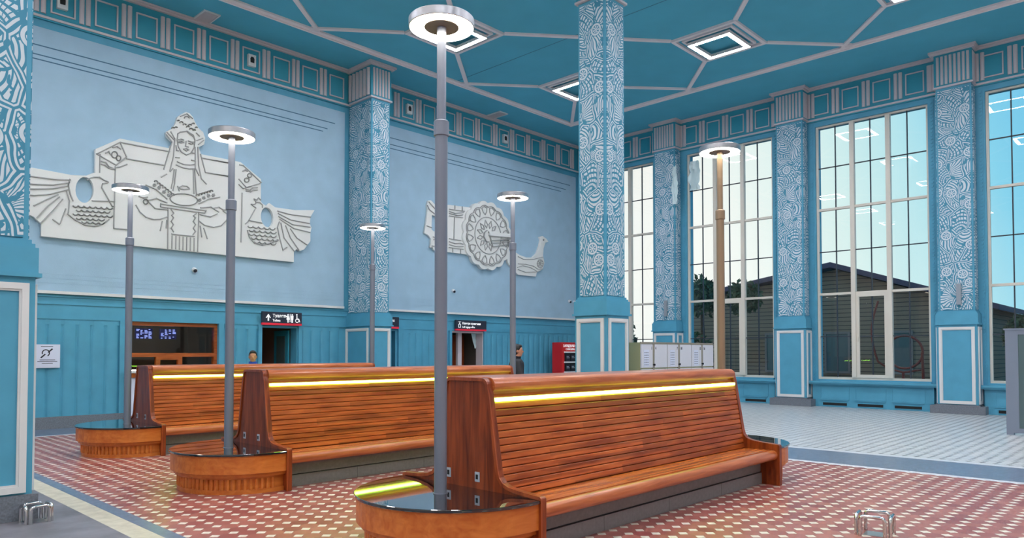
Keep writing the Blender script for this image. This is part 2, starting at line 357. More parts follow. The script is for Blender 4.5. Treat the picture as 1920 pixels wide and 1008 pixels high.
def tag(o, label=None, cat=None, group=None, kind=None):
    if label: o['label'] = label
    if cat: o['category'] = cat
    if group: o['group'] = group
    if kind: o['kind'] = kind
    return o
def thing(name, loc, label, cat, group=None, rz=0):
    o = bpy.data.objects.new(name, None); COL.objects.link(o); o.location = loc; o.rotation_euler = (0,0,rz); o.empty_display_size = .1
    return tag(o, label, cat, group)
def struct(name, loc=(0,0,0)):
    o = bpy.data.objects.new(name, None); COL.objects.link(o); o.location = loc; o['kind'] = 'structure'; return o
def copy_tree(o, parent=None):
    c = o.copy(); COL.objects.link(c); c.parent = parent
    for ch in list(o.children): copy_tree(ch, c)
    return c
def text_mesh(name, body, size, m, parent, loc, rot, align='LEFT', depth=.002, xs=1.0, bold=0.0):
    cu = bpy.data.curves.new(name, 'FONT'); cu.body = body; cu.size = size; cu.align_x = align; cu.extrude = depth; cu.offset = bold; cu.resolution_u = 3
    t = bpy.data.objects.new(name, cu); COL.objects.link(t)
    dg = bpy.context.evaluated_depsgraph_get(); me = bpy.data.meshes.new_from_object(t.evaluated_get(dg)); bpy.data.objects.remove(t, do_unlink=True)
    me.materials.clear(); me.materials.append(m)
    ob = bpy.data.objects.new(name, me); COL.objects.link(ob); ob.parent = parent; ob.location = loc; ob.rotation_euler = rot; ob.scale = (xs,1,1)
    return ob
def slab(name, polys, y_face, depth, m, parent, origin, bevel=.004):
    """outline (with holes) in the x-z plane of the north wall, given its thickness towards -Y"""
    cu = bpy.data.curves.new(name, 'CURVE'); cu.dimensions = '2D'; cu.fill_mode = 'BOTH'; cu.extrude = depth/2-bevel; cu.bevel_depth = bevel; cu.bevel_resolution = 1; cu.offset = -bevel
    for p in polys:
        sp_ = cu.splines.new('POLY'); sp_.points.add(len(p)-1); sp_.use_cyclic_u = True
        for q, (x, z) in zip(sp_.points, p): q.co = (x-origin[0], z-origin[2], 0, 1)
    t = bpy.data.objects.new(name, cu); COL.objects.link(t)
    dg = bpy.context.evaluated_depsgraph_get(); me = bpy.data.meshes.new_from_object(t.evaluated_get(dg)); bpy.data.objects.remove(t, do_unlink=True)
    me.transform(Matrix.Rotation(PI/2, 4, 'X')); me.transform(Matrix.Translation((0, y_face-depth/2-origin[1], 0)))
    me.materials.clear(); me.materials.append(m)
    ob = bpy.data.objects.new(name, me); COL.objects.link(ob)
    if parent: ob.parent = parent
    return ob
def ridges(mb, lines, y, h, w_):
    """raised beads along x-z polylines standing proud of plane y towards -Y"""
    for ln in lines:
        for (x0, z0), (x1, z1) in zip(ln[:-1], ln[1:]):
            d = Vector((x1-x0, z1-z0)); L = d.length
            if L < 1e-4: continue
            d /= L; n = Vector((-d.y, d.x))*w_/2; e = d*w_*.3
            a = Vector((x0, z0))-e; b = Vector((x1, z1))+e
            q = [a+n, b+n, b-n, a-n]; k = .72
            t = [a+n*k, b+n*k, b-n*k, a-n*k]
            vs = [(p.x, y, p.y) for p in q]+[(p.x, y-h, p.y) for p in t]
            mb.add(vs, [(4,5,6,7),(0,1,5,4),(1,2,6,5),(2,3,7,6),(3,0,4,7)], 0)
def frame_rect(mb, fixed, a0, a1, z0, z1, wd, out, ax, mi, sgn=-1):
    """picture-frame moulding on a plane; ax 1: plane y=fixed over x a0..a1, ax 0: plane x=fixed over y a0..a1"""
    def B(p0, p1, q0, q1, t=out):
        if ax == 1: mb.box(p0, p1, fixed, fixed+sgn*t, q0, q1, mi)
        else: mb.box(fixed, fixed+sgn*t, p0, p1, q0, q1, mi)
    B(a0, a0+wd, z0, z1); B(a1-wd, a1, z0, z1); B(a0+wd, a1-wd, z0, z0+wd); B(a0+wd, a1-wd, z1-wd, z1)
def halfround(mb, fixed, c, r, z0, z1, ax, mi, sgn=-1, seg=6, sq=1.0):
    """vertical convex reed on a plane"""
    pts = [(c+r*math.cos(PI*k/seg), sgn*r*sq*math.sin(PI*k/seg)) for k in range(seg+1)]
    if ax == 1: vs = [(u, fixed+d, z) for z in (z0, z1) for u, d in pts]
    else: vs = [(fixed+d, u, z) for z in (z0, z1) for u, d in pts]
    n = seg+1
    mb.add(vs, [(k, k+1, n+k+1, n+k) for k in range(seg)], mi, True)
    mb.add(vs, [tuple(range(n)), tuple(range(n, 2*n))], mi)

# ------------------------------------------------------------------ room
YA, XB, ZC = 17.5, 22.12, 9.66          # north wall, east (window) wall, ceiling
XW, YS = -5.0, -10.0                    # walls behind the camera
EAST_P = [-8.6, -4.2, .17, 4.57, 8.97, 13.37]      # pilaster centres on the window wall
EAST_W = [-6.4, -2.0, 2.4, 6.8, 11.2, 15.6]        # window centres
HW = 1.53                                          # half width of a window opening
WZ = (.80, 8.46)

f = MB()
def floor_rect(x0, x1, y0, y1, mi): f.add([(x0,y0,0),(x1,y0,0),(x1,y1,0),(x0,y1,0)], [(0,1,2,3)], mi)
NY = 15.98
floor_rect(XW, 2.27, YS, NY, 0)
floor_rect(2.27, 2.47, YS, NY, 1); floor_rect(2.47, 2.6, YS, NY, 2)
floor_rect(2.6, 10.66, YS, NY, 3)
floor_rect(10.66, 10.8, YS, NY, 4); floor_rect(10.8, 12.1, YS, NY, 2); floor_rect(12.1, 12.24, YS, NY, 4)
floor_rect(12.24, XB, YS, NY, 5)
floor_rect(XW, XB, NY, NY+.1, 4); floor_rect(XW, XB, NY+.1, YA, 2)
f.box(XW-.3, XB+.4, YS-.3, YA+.3, -.3, -.02, 2)
tag(f.build('floor', [M['terrazzo'], M['cream_strip'], M['granite_strip'], M['red_tiles'], M['line_strip'], M['light_tiles']]), kind='structure')

c = MB(); c.box(XW, XB+.4, YS, YA, ZC, ZC+.3)
tag(c.build('ceiling', M['ceil']), kind='structure')

# ceiling mouldings: inner band and the X-shaped ribs joining the square light coffers
SX = [-3.24, 1.83, 6.9, 11.97, 17.04]; SY = [13.41, 8.83, 4.25, -.33, -4.91]
HS = .89
c = MB()
bx0, bx1, by0, by1 = -4.5, 19.58, -7.2, 15.76
def flat_beam(mb, p, q, wd, z0, z1, mi=0):
    p = Vector(p); q = Vector(q); d = (q-p).normalized(); n = Vector((-d.y, d.x))*wd/2
    pts = [p+n, q+n, q-n, p-n]; mb.prism([(a.x, a.y) for a in pts], z0, z1, 2, mi)
for o0, o1, z in ((0, .125, .045), (.125, .185, .07)):
    c.box(bx0-o1, bx1+o1, by1+o0, by1+o1, ZC-z, ZC); c.box(bx0-o1, bx1+o1, by0-o1, by0-o0, ZC-z, ZC)
    c.box(bx1+o0, bx1+o1, by0-o0, by1+o0, ZC-z, ZC); c.box(bx0-o1, bx0-o0, by0-o0, by1+o0, ZC-z, ZC)
for x in SX:
    for y in SY:
        for h, wd, z in ((HS, .09, .06), (HS-.2, .06, .05)):
            c.box(x-h, x+h, y-h, y-h+wd, ZC-z, ZC); c.box(x-h, x+h, y+h-wd, y+h, ZC-z, ZC)
            c.box(x-h, x-h+wd, y-h+wd, y+h-wd, ZC-z, ZC); c.box(x+h-wd, x+h, y-h+wd, y+h-wd, ZC-z, ZC)
ys2 = SY; HS2 = HS
for i, x in enumerate(SX):
    for j, y in enumerate(ys2):
        if i+1 < len(SX) and j+1 < len(ys2):
            flat_beam(c, (x+HS, y-HS), (SX[i+1]-HS, ys2[j+1]+HS), .11, ZC-.045, ZC)
            flat_beam(c, (x+HS, ys2[j+1]+HS), (SX[i+1]-HS, y-HS), .11, ZC-.046, ZC)
    if i+1 < len(SX):
        xm = (x+SX[i+1])/2; y = SY[0]
        flat_beam(c, (x+HS, y+HS), (xm+.1, by1+.02), .11, ZC-.045, ZC); flat_beam(c, (SX[i+1]-HS, y+HS), (xm-.1, by1+.02), .11, ZC-.046, ZC)
for j, y in enumerate(SY):
    if j+1 < len(SY):
        ym = (y+SY[j+1])/2
        flat_beam(c, (SX[-1]+HS, y-HS), (bx1+.02, ym-.12), .11, ZC-.045, ZC); flat_beam(c, (SX[-1]+HS, SY[j+1]+HS), (bx1+.02, ym+.12), .11, ZC-.046, ZC)
flat_beam(c, (SX[-1]+HS, SY[0]+HS), (bx1+.02, by1+.02), .11, ZC-.045, ZC)
c.box(14.2, 14.215, YS, by1, ZC-.004, ZC, 1)
tag(c.build('trim_1', [M['rib'], M['groove']]), kind='structure')

# hanging square light frames
def make_ceiling_light():
    t = thing('ceiling_light', (0,0,0), 'x', 'ceiling light')
    h = .58; w_ = .115
    d = MB()
    for a in ((-h, h, -h, -h+w_), (-h, h, h-w_, h), (-h, -h+w_, -h+w_, h-w_), (h-w_, h, -h+w_, h-w_)): d.box(*a, -.045, -.005)
    d.build('diffuser', M['led'], t)
    d = MB(); g = w_+.012; hh = h+.006
    for a in ((-hh, hh, -hh, -hh+g), (-hh, hh, hh-g, hh), (-hh, -hh+g, -hh+g, hh-g), (hh-g, hh, -hh+g, hh-g)): d.box(*a, -.005, .03)
    for a in ((-hh, hh, -hh, -h), (-hh, hh, h, hh), (-hh, -h, -h, h), (h, hh, -h, h), (-h+w_, h-w_, -h+w_, -hh+g), (-h+w_, h-w_, hh-g, h-w_), (-h+w_, -hh+g, -hh+g, hh-g), (hh-g, h-w_, -hh+g, hh-g)): d.box(*a, -.05, -.005)
    d.build('housing', M['white'], t)
    for sx in (-1, 1):
        for sy in (-1, 1): MB().tube([(sx*(h-.06), sy*(h-.06), .03), (sx*(h-.06), sy*(h-.06), .1)], .006, 6).build('hanger', M['alu'], t)
    return t
cl = make_ceiling_light()
CLAB = {(17.04, 13.41): 'square white light frame on the ceiling, partly behind the free-standing column',
        (17.04, 8.83): 'square white light frame on the ceiling, right of the free-standing column and seen whole',
        (11.97, 13.41): 'square white light frame on the ceiling, hidden behind the disc of the nearest lamp post',
        (17.04, 4.25): 'square white light frame on the ceiling cut by the top edge, above the window wall'}
first = True
for x in SX:
    for y in SY:
        o = cl if first else copy_tree(cl); first = False
        o.location = (x, y, ZC-.10)
        o['label'] = CLAB.get((x, y), 'square white light frame on the part of the ceiling outside the picture'); o['group'] = 'square light frames on the ceiling'
        if (x, y) not in CLAB: o['group'] = 'ceiling light frames out of view'
R1_OUT=[[3.53,5.402],[3.883,5.413],[4.568,5.39],[4.792,5.418],[4.854,5.429],[4.927,5.477],[5.027,5.531],[5.019,6.039],[5.512,6.379],[6.58,6.381],[6.651,6.542],[6.516,6.646],[6.497,6.743],[6.55,6.793],[6.647,6.865],[6.718,7.009],[6.753,7.157],[6.851,7.258],[6.95,7.327],[7.038,7.316],[7.115,7.243],[7.167,7.139],[7.246,7.013],[7.363,6.935],[7.416,6.802],[7.392,6.64],[7.264,6.548],[7.317,6.389],[8.137,6.391],[8.319,6.385],[8.861,6.049],[8.863,5.477],[8.907,5.428],[9.01,5.388],[9.098,5.471],[9.264,5.383],[9.816,5.392],[10.416,5.478],[10.289,5.27],[10.275,5.078],[10.324,4.982],[10.293,4.847],[10.295,4.614],[10.199,4.491],[10.105,4.367],[9.979,4.311],[9.885,4.357],[9.807,4.279],[9.81,4.002],[4.032,4.015],[4.028,4.283],[3.942,4.352],[3.899,4.4],[3.617,4.505],[3.542,4.658]]
R1_HOLES=[[[5.001,5.141],[4.996,5.067],[4.979,4.996],[4.951,4.934],[4.915,4.884],[4.873,4.849],[4.828,4.833],[4.782,4.835],[4.74,4.857],[4.703,4.896],[4.675,4.949],[4.657,5.013],[4.65,5.084],[4.655,5.156],[4.671,5.226],[4.698,5.288],[4.733,5.339],[4.775,5.374],[4.82,5.391],[4.865,5.39],[4.908,5.369],[4.946,5.331],[4.975,5.278],[4.993,5.213],[5.001,5.141]],[[9.206,5.138],[9.211,5.071],[9.204,5.006],[9.185,4.947],[9.156,4.898],[9.12,4.862],[9.078,4.842],[9.033,4.84],[8.988,4.854],[8.947,4.885],[8.913,4.929],[8.886,4.985],[8.87,5.048],[8.866,5.113],[8.873,5.178],[8.891,5.236],[8.919,5.285],[8.955,5.321],[8.997,5.342],[9.041,5.345],[9.086,5.332],[9.127,5.301],[9.163,5.257],[9.189,5.201],[9.206,5.138]]]
